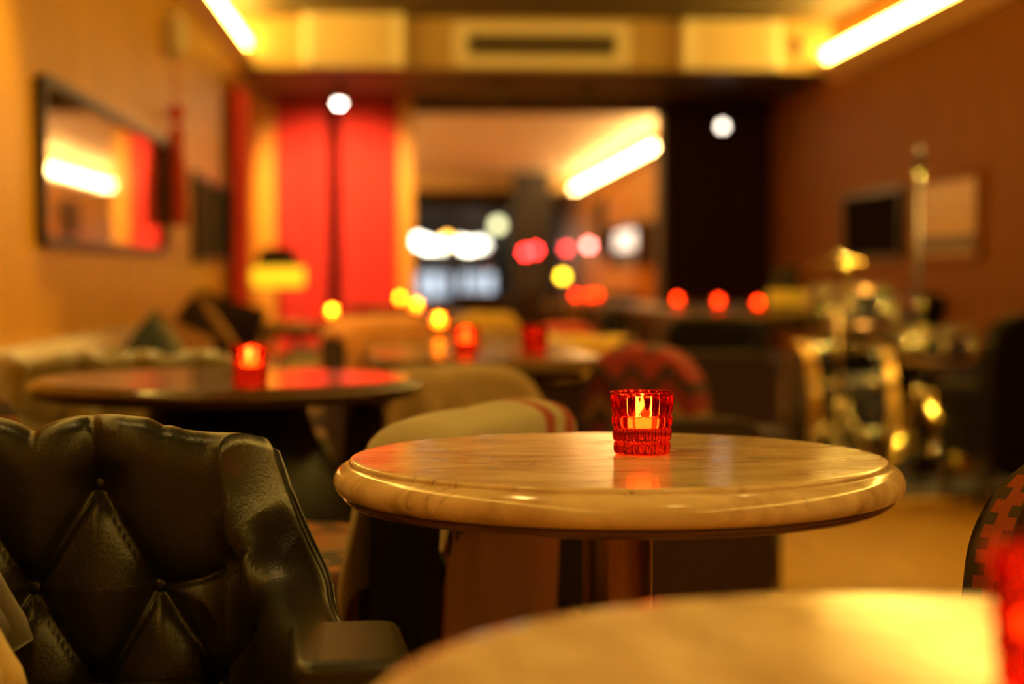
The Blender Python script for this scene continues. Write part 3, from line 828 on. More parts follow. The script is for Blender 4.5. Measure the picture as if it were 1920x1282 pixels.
def split_border(V, Fc, UVd, UVa, wid, body_m, border_m, t, solid=False):
    """body faces and woven-border faces as two parts"""
    bd, br = [], []
    for f in Fc:
        if len(f) == 4 and sum(UVd[i] for i in f) / 4 < wid: br.append(f)
        else: bd.append(f)
    for nm, fl, m in (('body', bd, body_m), ('woven_border', br, border_m)):
        used = sorted({i for f in fl for i in f}); mp = {k: q for q, k in enumerate(used)}
        mb = MB().add([V[i] for i in used], [tuple(mp[i] for i in f) for f in fl])
        o = mb.build(nm, m, t, smooth=True, angle=0.9, fix=False)
        uvl = o.data.uv_layers.new(name='UVMap')
        for lp in o.data.loops:
            k = used[lp.vertex_index]; uvl.data[lp.index].uv = (UVd[k], UVa[k])

# ---- the black-green tufted leather chair on the left
ROW1, ROW2, ROW3, SP = 0.716, 0.600, 0.486, 0.143
B1 = [0, SP, -SP]; B2 = [SP * .5, -SP * .5, SP * 1.46, -SP * 1.46]; B3 = [0, SP, -SP, SP * 2, -SP * 2]
SEG = []
for b in B1:
    for c in B2:
        if abs(abs(b - c) - SP * .5) < 0.02: SEG.append(((b, ROW1), (c, ROW2), 1.0))
for b in B2:
    for c in B3:
        if abs(abs(b - c) - SP * .5) < 0.03: SEG.append(((b, ROW2), (c, ROW3), 1.0))
for b in B1: SEG.append(((b, ROW1), (b - 0.012, 0.80), 0.7))
for sg in (-1, 1):
    SEG.append(((sg * SP * 1.46, ROW2), (sg * 0.37, 0.632), 0.8))
    SEG.append(((sg * SP * 2, ROW3), (sg * 0.45, 0.575), 0.8))
    SEG.append(((sg * SP, ROW1), (sg * SP * 1.46, ROW2), 1.0))
    SEG.append(((sg * 0.345, 0.695), (sg * 0.41, 0.70), 0.4))
def bulge_leather(s, z, zt):
    best = 0.0; wide = 0.0
    for (a, b, k) in SEG:
        dx, dz = b[0] - a[0], b[1] - a[1]
        q = ((s - a[0]) * dx + (z - a[1]) * dz) / (dx * dx + dz * dz)
        q = max(0.0, min(1.0, q))
        ex, ez = s - a[0] - q * dx, z - a[1] - q * dz
        d = math.sqrt(ex * ex + ez * ez)
        if d < 0.12:
            best = max(best, k * math.exp(-(d / 0.0055) ** 2)); wide = max(wide, k * math.exp(-d / 0.030))
    bt = 0.0
    for bs, bz in ((B1, ROW1), (B2, ROW2), (B3, ROW3)):
        for b in bs:
            d2 = (s - b) ** 2 + (z - bz) ** 2
            if d2 < 0.01: bt = max(bt, math.exp(-d2 / 0.0006))
    v = 0.040 - 0.020 * wide - 0.007 * best - 0.017 * bt
    edge = max(0.0, min(1.0, (0.46 - abs(s)) / 0.12))
    return v * (0.35 + 0.65 * edge)
def ss(x): x = max(0.0, min(1.0, x)); return x * x * (3 - 2 * x)
def ztop_leather(s):
    a = abs(s)
    sc = abs(math.cos(PI * s / SP)) ** 0.55
    z = 0.764 + 0.024 * sc * (1 - ss((a - 0.19) / 0.05)) + 0.012 * ss((a - 0.17) / 0.05)
    z -= 0.012 * ss((a - 0.16) / 0.12)
    dr = max(0.0, a - 0.322)
    z -= 0.165 * (1 - math.exp(-(dr / 0.048) ** 1.05))
    return z
CH = thing('tufted_chair', 'black green deep buttoned leather chair in front of the large dark table', 'chair', (-0.497, 1.99, 0), math.radians(5))
V, Fc, ud, ua, K, L = tub_shell(0.255, 0.11, 0.35, ztop_leather, 0.40, 0.28, 0.075, ns=300, ni=110, nt=16, no=10, bulge=bulge_leather, splay=0.55)
MB().add(V, Fc).build('tufted_back', 'leather_green', CH, smooth=True)
for bs, bz in ((B1, ROW1), (B2, ROW2)):
    for b in bs:
        p, n = tub_path(b, 0.255, 0.11)
        off = 0.0375 + 0.0405 - 0.044
        c = (p.x + n.x * (off + 0.003), p.y + n.y * (off + 0.003), bz)
        MB().ball(c, 0.0085, 14, (1, 0.6, 1) if abs(n.y) > 0.7 else (0.6, 1, 1)).build('button', 'leather_green', CH, smooth=True)
# piping along the outer top edge
pts = []
for i in range(121):
    s = -L + 2 * L * i / 120
    p, n = tub_path(s, 0.255, 0.11, 0.55)
    pts.append((p.x - n.x * 0.031, p.y - n.y * 0.031, ztop_leather(s) - 0.0165))
MB().tube(pts, 0.0055, 8).build('piping', 'leather_green', CH, smooth=True)
def seat_outline(hw, y0, y1, r): return rrect(2 * hw, abs(y1 - y0), r, 6, 0, (y0 + y1) / 2)
MB().prism(seat_outline(0.285, -0.075, -0.50, 0.06), 0.40, 0.505, 'XY').build('seat_cushion', 'leather_green', CH, bevel=0.03, seg=4)
MB().prism(seat_outline(0.33, 0.0, -0.44, 0.08), 0.27, 0.398, 'XY').build('seat_frame', 'leather_green', CH, bevel=0.015)
MB().lathe([(0.05, 0.268), (0.03, 0.25), (0.03, 0.09), (0.05, 0.07), (0.05, 0.05)], 20, (0, -0.22, 0)).build('swivel_column', 'dark_wood', CH, smooth=True)
for k in range(5):
    a = k * 2 * PI / 5 + 0.3
    MB().tube([(0.03 * math.cos(a), -0.22 + 0.03 * math.sin(a), 0.07), (0.15 * math.cos(a), -0.22 + 0.15 * math.sin(a), 0.055), (0.27 * math.cos(a), -0.22 + 0.27 * math.sin(a), 0.02)], [0.022, 0.02, 0.018], 8).build('foot', 'dark_wood', CH, smooth=True)
# padded arm tops
for sg in (-1, 1):
    MB().prism(seat_outline(0.056, -0.28, -0.475, 0.02), 0.572, 0.603, 'XY').build('arm_pad', 'leather_green', CH, bevel=0.012, seg=3).location.x = sg * 0.402
# copy behind the dark table
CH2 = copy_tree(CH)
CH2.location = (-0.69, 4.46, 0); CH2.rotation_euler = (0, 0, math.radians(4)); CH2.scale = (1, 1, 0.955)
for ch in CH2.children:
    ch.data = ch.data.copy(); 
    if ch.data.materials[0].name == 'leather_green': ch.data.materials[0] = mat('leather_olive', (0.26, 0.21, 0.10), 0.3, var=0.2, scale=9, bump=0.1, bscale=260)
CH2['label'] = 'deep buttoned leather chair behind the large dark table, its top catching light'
# cushions on the near chair
def cushion(name, label, loc, rot, size, thick, m, gusset=None, cat='cushion', group=None):
    t = thing(name, label, cat, loc, 0, group)
    t.rotation_euler = rot
    n = 18
    def fn(sgn):
        def f(u, v):
            a, b = u * 2 - 1, v * 2 - 1
            e = (1 - abs(a) ** 3.2) * (1 - abs(b) ** 3.2)
            pinch = 1 - 0.07 * (1 - abs(a) ** 2) * abs(b) ** 4 - 0.0
            pin2 = 1 - 0.07 * (1 - abs(b) ** 2) * abs(a) ** 4
            return (a * size / 2 * pin2, sgn * (0.012 + thick / 2 * max(0, e) ** 0.5), b * size / 2 * pinch)
        return f
    MB().grid(fn(-1), n, n).build('front_cover', m, t, smooth=True)
    MB().grid(fn(1), n, n).build('back_cover', gusset or m, t, smooth=True)
    edge = []
    for i in range(4 * n):
        k, r_ = divmod(i, n); q = r_ / n
        u, v = ((q, 0), (1, q), (1 - q, 1), (0, 1 - q))[k]
        p = fn(1)(u, v); edge.append((p[0], 0, p[2]))
    edge.append(edge[0])
    MB().tube(edge, 0.014, 8, cap=False).build('gusset', gusset or m, t, smooth=True)
    return t
cushion('scatter_cushion', 'grey velvet cushion leaning on the near buttoned leather chair', (-0.522, 1.76, 0.505 + 0.127), (math.radians(-12), math.radians(-25), math.radians(9)), 0.19, 0.11, 'velvet_grey')
cushion('scatter_cushion', 'cream linen cushion leaning against the grey velvet cushion', (-0.470, 1.62, 0.505 + 0.101), (math.radians(-12), math.radians(-25), math.radians(9)), 0.15, 0.09, 'linen_cream')

# ------------------------------------------------------------------ kilim tub chair at the right edge
CR = thing('kilim_chair', 'dark brown leather tub chair edged with an orange comb-patterned woven border', 'chair', (1.195, 1.93, 0), math.radians(-132))
V, Fc, ud, ua, K, L = tub_shell(0.22, 0.12, 0.34, lambda s: 0.775 - 0.004 * abs(s), 0.38, 0.10, 0.07, ns=220, ni=50, nt=14, no=60, endround=0.15, lean=0.11)
split_border(V, Fc, ud, ua, 0.062, 'leather_darkbrown', 'kilim_border', CR)
MB().prism(seat_outline(0.285, -0.06, -0.46, 0.06), 0.36, 0.48, 'XY').build('seat_cushion', 'leather_darkbrown', CR, bevel=0.03, seg=3)
MB().prism(seat_outline(0.30, -0.06, -0.44, 0.06), 0.12, 0.358, 'XY').build('seat_frame', 'leather_darkbrown', CR, bevel=0.01)
for sx in (-1, 1):
    for yy in (-0.06, -0.40):
        MB().tube([(sx * 0.28, yy, 0.13), (sx * 0.29, yy, 0.0)], [0.024, 0.016], 10).build('leg', 'dark_wood', CR, smooth=True)

# ------------------------------------------------------------------ upholstered side chairs
def side_chair(label, x, y, rz, body, outer, seat, H=0.74, W=0.5, rnd=0.06, D=0.50, seatz=0.50, name='upholstered_chair', group=None):
    t = thing(name, label, 'chair', (x, y, 0), rz, group)
    # back slab, leaning slightly
    def lean(mb, k=0.10):
        mb.v = [(a, b + k * max(0, c - 0.45), c) for a, b, c in mb.v]; return mb
    out = rrect(W, H - 0.12, rnd, 7, 0, (H + 0.12) / 2)
    lean(MB().prism(out, -0.055, 0.05, 'XZ')).build('backrest', body, t, bevel=0.022, seg=3)
    out = rrect(W - 0.05, H - 0.18, max(0.02, rnd - 0.02), 7, 0, (H + 0.12) / 2)
    lean(MB().prism(out, 0.051, 0.058, 'XZ')).build('outer_panel', outer, t, bevel=0.003)
    MB().prism(rrect(W - 0.02, D - 0.02, 0.05, 5, 0, -0.06 - D / 2), seatz - 0.13, seatz, 'XY').build('seat_cushion', seat, t, bevel=0.03, seg=3)
    MB().prism(rrect(W - 0.05, D - 0.05, 0.03, 5, 0, -0.06 - D / 2), 0.20, seatz - 0.131, 'XY').build('seat_frame', body, t, bevel=0.01)
    for sx in (-1, 1):
        for yy in (-0.10, -D):
            MB().tube([(sx * (W / 2 - 0.06), yy, 0.205), (sx * (W / 2 - 0.05), yy, 0.0)], [0.024, 0.015], 10).build('leg', 'dark_wood', t, smooth=True)
        MB().tube([(sx * (W / 2 - 0.06), -0.01, 0.14), (sx * (W / 2 - 0.05), 0.03, 0.0)], [0.024, 0.015], 10).build('leg', 'dark_wood', t, smooth=True)
    return t
def throw(label, x, y, rz, m, x0, x1, H, hf, hb, name='throw_blanket', wav=0.012, seed=1, sag=0.0, fringe=None, group=None, rnd=0.06, W=0.5):
    t = thing(name, label, 'blanket', (x, y, 0), rz, group)
    r2 = random.Random(seed); p1, p2, p3 = r2.uniform(0, 6), r2.uniform(0, 6), r2.uniform(0, 6)
    g = 0.009
    kk = 0.10
    yf = -0.055 - g; yb = 0.058 + g
    # arc-length profile over the top
    prof = []
    n1, n2, n3 = 14, 12, 14
    for i in range(n1): prof.append((yf, H - 0.02 - hf * (1 - i / n1), 'f'))
    for i in range(n2 + 1):
        a = PI - PI * i / n2
        prof.append(((yf + yb) / 2 + (yb - yf) / 2 * math.cos(a), H - 0.02 + (0.02 + g) * math.sin(a), 't'))
    for i in range(1, n3 + 1): prof.append((yb, H - 0.02 - hb * i / n3, 'b'))
    k = len(prof); nx = 36
    vs, fs = [], []
    for i in range(nx + 1):
        u = i / nx; xx = x0 + (x1 - x0) * u
        drop = 0.0
        ov = abs(xx) - (W / 2 - rnd)
        if ov > 0:
            ov = min(ov, rnd); drop = rnd - math.sqrt(max(0.0, rnd * rnd - ov * ov))
            if abs(xx) > W / 2: drop += (abs(xx) - W / 2) * 2.0
        for j, (yy, zz, tg) in enumerate(prof):
            wv = wav * (math.sin(u * 9 + p1) + 0.6 * math.sin(u * 17 + p2 + zz * 9)) 
            dist = abs(zz - H)
            f = min(1.0, dist / 0.15)
            dy = abs(wv) * f * (1 if tg == 'b' else -1) if tg != 't' else 0
            z2 = zz - drop + (0.015 * math.sin(u * 6 + p3) * f if tg != 't' else 0.004 * abs(math.sin(u * 8 + p3)))
            vs.append((xx + 0.01 * math.sin(zz * 18 + p2) * f, yy + dy + kk * max(0, z2 - 0.45), z2))
    for i in range(nx):
        for j in range(k - 1): fs.append((i * k + j, (i + 1) * k + j, (i + 1) * k + j + 1, i * k + j + 1))
    MB().add(vs, fs).build('cloth', m, t, smooth=True, solid=0.008, fix=False)
    if fringe:
        for i in range(0, nx + 1):
            b = vs[i * k + k - 1]
            MB().tube([b, (b[0] + r2.uniform(-.004, .004), b[1] + 0.004, b[2] - 0.022), (b[0] + r2.uniform(-.008, .008), b[1] + 0.002, b[2] - 0.045)], [0.004, 0.003, 0.002], 5).build('tassel', fringe, t, smooth=True)
    return t
# chair with the striped blanket, behind the marble table
CS = (at(866, 2.60), 2.60, math.radians(-114))
side_chair('red brown leather backed chair under a striped wool blanket', *CS, 'leather_black', 'leather_redbrown', 'kilim_orange', 0.735, 0.52, 0.05, seatz=0.53, D=0.45)
throw('cream wool blanket with two dark red stripes over a chair back', *CS, 'blanket_stripe', -0.275, 0.268, 0.737, 0.22, 0.085, fringe='leather_black', seed=3, rnd=0.05, W=0.52)
# chair with the tan throw
CT = (0.055, 3.75, math.radians(-143))
side_chair('brown chair under a tan wool throw beside the large dark table', *CT, 'velvet_brown', 'velvet_brown', 'kilim_dark', 0.735, 0.46, 0.12, D=0.29)
throw('tan brown wool throw bunched over a chair back', *CT, 'wool_tan', -0.21, 0.215, 0.737, 0.25, 0.20, seed=5, wav=0.03, rnd=0.12, W=0.46)
# dark chairs pushed to the large table
side_chair('dark chair covered in orange-patched kilim between the large table and the wall', -0.80, 2.82, math.radians(143), 'kilim_dark', 'kilim_dark', 'kilim_dark', 0.77, 0.5, 0.08, D=0.40)
# chairs round the middle tables
c = (at(1108, 5.55), 5.62, math.radians(150)); side_chair('dark chair under a yellow throw beside the oval table', *c, 'velvet_brown', 'leather_darkbrown', 'velvet_brown', 0.735, 0.5, 0.12)
throw('plain golden yellow wool throw over the chair beside the oval table', *c, 'wool_yellow', -0.15, 0.20, 0.737, 0.2, 0.10, seed=8, wav=0.03, rnd=0.12)
c = (at(1056, 6.7), 6.7, math.radians(180)); side_chair('dark chair under a red throw behind the yellow draped chair', *c, 'velvet_brown', 'velvet_brown', 'velvet_brown', 0.745, 0.30, 0.12)
throw('plain orange red wool throw over a chair back', *c, 'wool_red', -0.14, 0.14, 0.747, 0.2, 0.2, seed=11, wav=0.02, rnd=0.12, W=0.30)
side_chair('round backed red and olive kilim chair behind the marble table', at(1216, 4.75), 4.75, math.radians(140), 'kilim_red', 'kilim_red', 'velvet_maroon', 0.755, 0.36, 0.15, name='kilim_chair')
side_chair('dark maroon velvet chair beside the long tan table', at(1345, 6.4), 6.4, math.radians(195), 'velvet_maroon', 'velvet_maroon', 'velvet_maroon', 0.66, 0.46, 0.10)
side_chair('black leather chair drawn up to the end of the long tan table', 1.36, 7.86, math.radians(183), 'leather_black', 'leather_black', 'leather_black', 0.74, 0.48, 0.08, D=0.40).location.z = 0.0105
side_chair('black leather chair facing the long side of the long tan table', 1.02, 9.1, math.radians(92), 'leather_black', 'leather_black', 'leather_black', 0.74, 0.46, 0.08, D=0.40).location.z = 0.0105
c = (-0.135, 5.42, math.radians(-140)); side_chair('dark chair under a burnt orange throw beside the oval table', *c, 'velvet_brown', 'velvet_brown', 'velvet_brown', 0.80, 0.34, 0.06, D=0.36)
throw('burnt orange wool throw over a chair back', *c, 'wool_orange', -0.17, 0.17, 0.802, 0.2, 0.17, seed=14, wav=0.02, W=0.34)
c = (at(913, 6.8), 6.8, math.radians(180)); side_chair('dark chair under a mustard throw behind the round tan table', *c, 'velvet_brown', 'velvet_brown', 'velvet_brown', 0.78, 0.25, 0.06)
throw('mustard wool throw folded over a chair back behind the round tan table', *c, 'wool_yellow', -0.125, 0.125, 0.782, 0.16, 0.14, seed=17, wav=0.02, W=0.25)
side_chair('dark brown velvet chair behind the tan draped chair', 0.57, 3.72, math.radians(195), 'velvet_brown', 'leather_darkbrown', 'velvet_brown', 0.64, 0.40, 0.10, D=0.36)
side_chair('black leather chair between the drum kit and the right wall', 2.47, 6.85, math.radians(190), 'leather_black', 'leather_black', 'leather_black', 0.79, 0.44, 0.16, D=0.40)
side_chair('pale grey cushioned chair beside the banquette', at(602, 6.4), 6.4, math.radians(172), 'velvet_grey', 'linen_cream', 'velvet_grey', 0.68, 0.34, 0.10, D=0.40)

t = thing('wall_bench', 'dark upholstered bench against the right wall beyond the drum kit', 'bench', (XR, 0, 0))
MB().box(-0.44, -0.005, 8.95, 11.4, 0.011, 0.28).build('base', 'dark_wood', t, bevel=0.01)
for i in range(3):
    a, b = 8.95 + i * 0.8167, 8.95 + (i + 1) * 0.8167
    MB().box(-0.45, -0.13, a + 0.004, b - 0.004, 0.282, 0.44).build('seat_pad', 'leather_black', t, bevel=0.03, seg=3)
    MB().box(-0.125, -0.006, a + 0.004, b - 0.004, 0.282, 0.84).build('back_pad', 'leather_black', t, bevel=0.03, seg=3)

# ------------------------------------------------------------------ banquette along the left wall, with cushions
t = thing('banquette', 'long pale leather banquette against the left wall', 'banquette', (XL, 0, 0))
BY0, BY1 = 4.66, 10.2
nseg = 6; l = (BY1 - BY0) / nseg
MB().box(0.005, 0.62, BY0, BY1, 0.02, 0.30).build('base', 'dark_wood', t, bevel=0.01)
for i in range(nseg):
    a, b = BY0 + i * l, BY0 + (i + 1) * l
    MB().box(0.17, 0.64, a + 0.004, b - 0.004, 0.302, 0.45).build('seat_pad', 'banquette_leather', t, bevel=0.04, seg=4)
    MB().prism([(0.006, 0.302), (0.165, 0.302), (0.14, 0.70), (0.12, 0.735), (0.08, 0.75), (0.006, 0.74)], a + 0.004, b - 0.004, 'XZ').build('back_pad', 'cream_leather', t, bevel=0.025, seg=3)
D45 = math.radians(45)
def bcush(label, px, d, ztip, size, m, g, rz=-62, roll=45):
    h = size / 2 * (math.cos(math.radians(roll)) + math.sin(math.radians(roll)))
    zc = 0.452 + h
    x = at(px, d)
    cushion('scatter_cushion', label, (max(x, XL + 0.30), d, zc), (0, math.radians(roll), math.radians(rz)), size, 0.15, m, g, group='cushions on the banquette')
bcush('dark green velvet cushion standing on its corner on the banquette', 262, 5.75, 0.80, 0.26, 'velvet_green', 'velvet_olive', -40)
bcush('small tan velvet cushion behind the dark green cushion', 275, 6.25, 0.80, 0.28, 'velvet_tan', 'velvet_tan', -40, 20)
bcush('dark brown velvet cushion edged in tan standing on its corner on the banquette', 340, 6.9, 0.845, 0.30, 'velvet_brown', 'velvet_tan', -40)
bcush('maroon velvet cushion upright on the banquette', 425, 7.9, 0.85, 0.34, 'velvet_maroon', 'velvet_maroon', -30, 14)

# ------------------------------------------------------------------ table lamps with dark shades and glowing bands
def band_lamp(label, px, py_top, d, w_px, band_px, table_z, em, side=None):
    x = at(px, d); zt = P(px, py_top, y=d).z
    R = w_px / 2 * d / F
    t = thing('table_lamp', label, 'lamp', (x, d, table_z))
    z1 = zt - table_z; z0 = P(px, band_px[1], y=d).z - table_z; zb = P(px, band_px[0], y=d).z - table_z
    MB().lathe([(0.01, z1), (R * 0.55, z1), (R * 0.62, z1 - 0.02), (R * 0.92, zb), (R * 0.90, zb), (R * 0.58, z1 - 0.02), (0.01, z1 - 0.01)], 32).build('shade', 'shade_dark', t, smooth=True, angle=0.6)
    MB().lathe([(R * 0.90, zb - 0.001), (R, zb - 0.004), (R, z0), (R * 0.9, z0 - 0.01), (R * 0.86, z0), (R * 0.88, zb - 0.001)], 32, cap=False).build('light_band', emis('lamp_band_%d' % (em * 10), (1.0, 0.50, 0.012), em), t, smooth=True)
    for k in range(3):
        a = k * 2 * PI / 3
        MB().tube([(0.008 * math.cos(a), 0.008 * math.sin(a), z0 + 0.02), (R * 0.87 * math.cos(a), R * 0.87 * math.sin(a), z0 + 0.012)], 0.004, 6).build('spider_arm', 'dark_metal', t)
    MB().lathe([(0.01, z0 + 0.03), (0.012, 0.05), (0.05, 0.03), (0.07, 0.012), (0.07, 0.001)], 24).build('stand', 'dark_metal', t, smooth=True)
    return t
q = (at(521, 10.6), 10.6)
st = thing('side_table', 'small dark side table under the lamp with the bright yellow band', 'table', (q[0], q[1], 0))
MB().lathe([(0.01, 0.60), (0.22, 0.60), (0.22, 0.57), (0.01, 0.57)], 32).build('tabletop', 'dark_wood', st, smooth=True, angle=0.6)
for k in range(3):
    a = k * 2 * PI / 3
    MB().tube([(0.12 * math.cos(a), 0.12 * math.sin(a), 0.572), (0.18 * math.cos(a), 0.18 * math.sin(a), 0)], [0.02, 0.014], 8).build('leg', 'dark_wood', st, smooth=True)
band_lamp('table lamp with a dark shade and bright yellow band before the red curtains', 521, 463, 10.6, 98, (500, 534), 0.60, 1.6)
band_lamp('dim table lamp with a tan shade on the long tan table', 1474, 500, 9.6, 70, (545, 568), TZ + 0.0105, 0.32)

# ------------------------------------------------------------------ drum kit on its dark rug
rug = MB().prism(rrect(1.86, 4.1, 0.05, 4, 1.815, 9.28), 0.001, 0.010, 'XY').build('rug', 'rug_dark')
tag(rug, 'large dark olive rug under the drum kit and the long tan table', 'rug')
ZF = 0.0110
RX = Matrix.Rotation(PI / 2, 4, 'Y')
DX, DY, DZ, DR, DL = 1.80, 8.08, 0.325, 0.28, 0.38
bd = thing('bass_drum', 'dark bass drum with a golden hoop lying on the rug', 'drum', (DX, DY, ZF))
def ringx(x0, x1, r0, r1, n=64): return MB().lathe([(r0, x0), (r1, x0), (r1, x1), (r0, x1), (r0, x0)], n, (0, 0, DZ), RX, cap=False)
MB().lathe([(DR - 0.006, 0.03), (DR, 0.03), (DR, DL), (DR - 0.006, DL), (DR - 0.006, 0.03)], 64, (0, 0, DZ), RX, cap=False).build('shell', 'drum_shell', bd, smooth=True, angle=0.6)
ringx(-0.012, 0.034, DR - 0.004, DR + 0.016).build('hoop', 'gold_hoop', bd, smooth=True, angle=0.6)
ringx(DL - 0.03, DL + 0.012, DR - 0.004, DR + 0.016).build('hoop', 'gold_hoop', bd, smooth=True, angle=0.6)
MB().lathe([(0.001, 0.002), (DR - 0.007, 0.002), (DR - 0.007, 0.006), (0.001, 0.006)], 48, (0, 0, DZ), RX).build('front_head', 'drum_head', bd)
MB().lathe([(0.001, DL - 0.006), (DR - 0.007, DL - 0.006), (DR - 0.007, DL - 0.002), (0.001, DL - 0.002)], 48, (0, 0, DZ), RX).build('batter_head', 'drum_head', bd)
for k in range(8):
    a = k * PI / 4 + PI / 8
    cy, cz = math.cos(a), math.sin(a)
    r = DR + 0.022
    MB().tube([(0.0, r * cy, DZ + r * cz), (DL, r * cy, DZ + r * cz)], 0.0045, 8).build('tension_rod', 'chrome', bd, smooth=True)
    for xx in (0.10, DL - 0.10):
        MB().ball((xx, (DR + 0.014) * cy, DZ + (DR + 0.014) * cz), 0.024, 12, (1.6, 1, 1)).build('lug', 'chrome', bd, smooth=True)
    for xx in (0.01, DL - 0.01):
        MB().ball((xx, (DR + 0.024) * cy, DZ + (DR + 0.024) * cz), 0.021, 12).build('claw_hook', 'chrome', bd, smooth=True)
for sy in (-1, 1):
    MB().tube([(0.12, sy * 0.24, DZ - 0.14), (-0.02, sy * 0.36, 0.0)], 0.010, 8).build('spur', 'brass', bd, smooth=True)
def tom(label, x, y, z, r, h, tilt, rz, head='drum_head', stand=None):
    t = thing('drum', label, 'drum', (x, y, z)); t.rotation_euler = (tilt, 0, rz)
    MB().lathe([(r - 0.005, 0.012), (r, 0.012), (r, h - 0.012), (r - 0.005, h - 0.012), (r - 0.005, 0.012)], 40, cap=False).build('shell', 'drum_shell', t, smooth=True, angle=0.6)
    MB().lathe([(0.001, h - 0.004), (r, h - 0.004), (r, h - 0.001), (0.001, h)], 40).build('head', head, t, smooth=True, angle=0.6)
    for z0 in (0.0, h - 0.022):
        MB().lathe([(r + 0.001, z0), (r + 0.012, z0), (r + 0.012, z0 + 0.006), (r + 0.006, z0 + 0.022), (r + 0.013, z0 + 0.026), (r + 0.001, z0 + 0.026), (r + 0.001, z0)], 40, cap=False).build('rim', 'bronze', t, smooth=True, angle=0.5)
    for k in range(6):
        a = k * PI / 3 + 0.3
        c = ((r + 0.010) * math.cos(a), (r + 0.010) * math.sin(a))
        MB().ball((*c, h * 0.5), 0.019, 12, (1, 1, 1.6)).build('lug', 'chrome', t, smooth=True)
        MB().tube([(*c, 0.0), (*c, h + 0.012)], 0.004, 6).build('tension_rod', 'chrome', t, smooth=True)
        MB().ball((*c, h + 0.014), 0.012, 10).build('rod_head', 'chrome', t, smooth=True)
    return t
# mount on the bass drum carries two toms
mt = thing('tom_holder', 'chrome double tom holder standing on the bass drum', 'drum hardware', (DX + 0.20, DY, ZF + DZ + DR + 0.001))
MB().lathe([(0.035, 0), (0.035, 0.012), (0.016, 0.016), (0.016, 0.14), (0.012, 0.15)], 16).build('post', 'chrome', mt, smooth=True, angle=0.5)
for sy in (-1, 1):
    MB().tube([(0, 0, 0.12), (0, sy * 0.05, 0.15), (0.02, sy * 0.075, 0.165)], 0.010, 8).build('arm', 'chrome', mt, smooth=True)
    MB().ball((0, sy * 0.04, 0.145), 0.026, 12).build('wing_nut', 'chrome', mt, smooth=True)
tom('small dark tom drum with a brass rim on the far side of the tom holder', DX + 0.24, DY + 0.22, ZF + DZ + DR + 0.075, 0.13, 0.18, 0.18, -0.5)
tom('small dark tom drum with a brass rim on the near side of the tom holder', DX + 0.24, DY - 0.22, ZF + DZ + DR + 0.065, 0.13, 0.18, -0.18, -0.4)
def tripod(t, x, y, ztop, zj, spread, m='brass', rz=0.0, foot='black_plastic', r=0.011, pm=None):
    MB().tube([(x, y, 0.10), (x, y, ztop)], r, 10).build('pole', pm or m, t, smooth=True)
    MB().lathe([(0.02, zj - 0.03), (0.022, zj - 0.02), (0.022, zj + 0.02), (0.014, zj + 0.03)], 12, (x, y, 0)).build('collar', 'chrome', t, smooth=True)
    MB().ball((x + 0.03, y - 0.01, zj), 0.022, 12).build('wing_nut', 'chrome', t, smooth=True)
    for k in range(3):
        a = rz + k * 2 * PI / 3
        e = (x + spread * math.cos(a), y + spread * math.sin(a), 0.012)
        MB().tube([(x + 0.015 * math.cos(a), y + 0.015 * math.sin(a), zj), (x + 0.72 * spread * math.cos(a), y + 0.72 * spread * math.sin(a), zj * 0.33), e], 0.010, 8).build('leg', m, t, smooth=True)
        MB().tube([(x + 0.012 * math.cos(a), y + 0.012 * math.sin(a), 0.16), (x + 0.55 * spread * math.cos(a), y + 0.55 * spread * math.sin(a), zj * 0.45)], 0.006, 6).build('brace', 'chrome', t, smooth=True)
        MB().ball((e[0], e[1], 0.014), 0.0139, 10).build('rubber_foot', foot, t, smooth=True)
# snare on its own stand
sx, sy_ = 2.36, 7.80
t = thing('snare_stand', 'brass tripod snare stand in front of the bass drum', 'drum stand', (sx, sy_, ZF))
tripod(t, 0, 0, 0.50, 0.30, 0.22, rz=0.9)
for k in range(3):
    a = k * 2 * PI / 3
    MB().tube([(0, 0, 0.49), (0.16 * math.cos(a), 0.16 * math.sin(a), 0.525), (0.183 * math.cos(a), 0.183 * math.sin(a), 0.56)], 0.008, 8).build('basket_arm', 'chrome', t, smooth=True)
tom('shallow dark snare drum with a brass rim on its tripod stand', sx, sy_, ZF + 0.535, 0.165, 0.14, 0.0, 0.2)
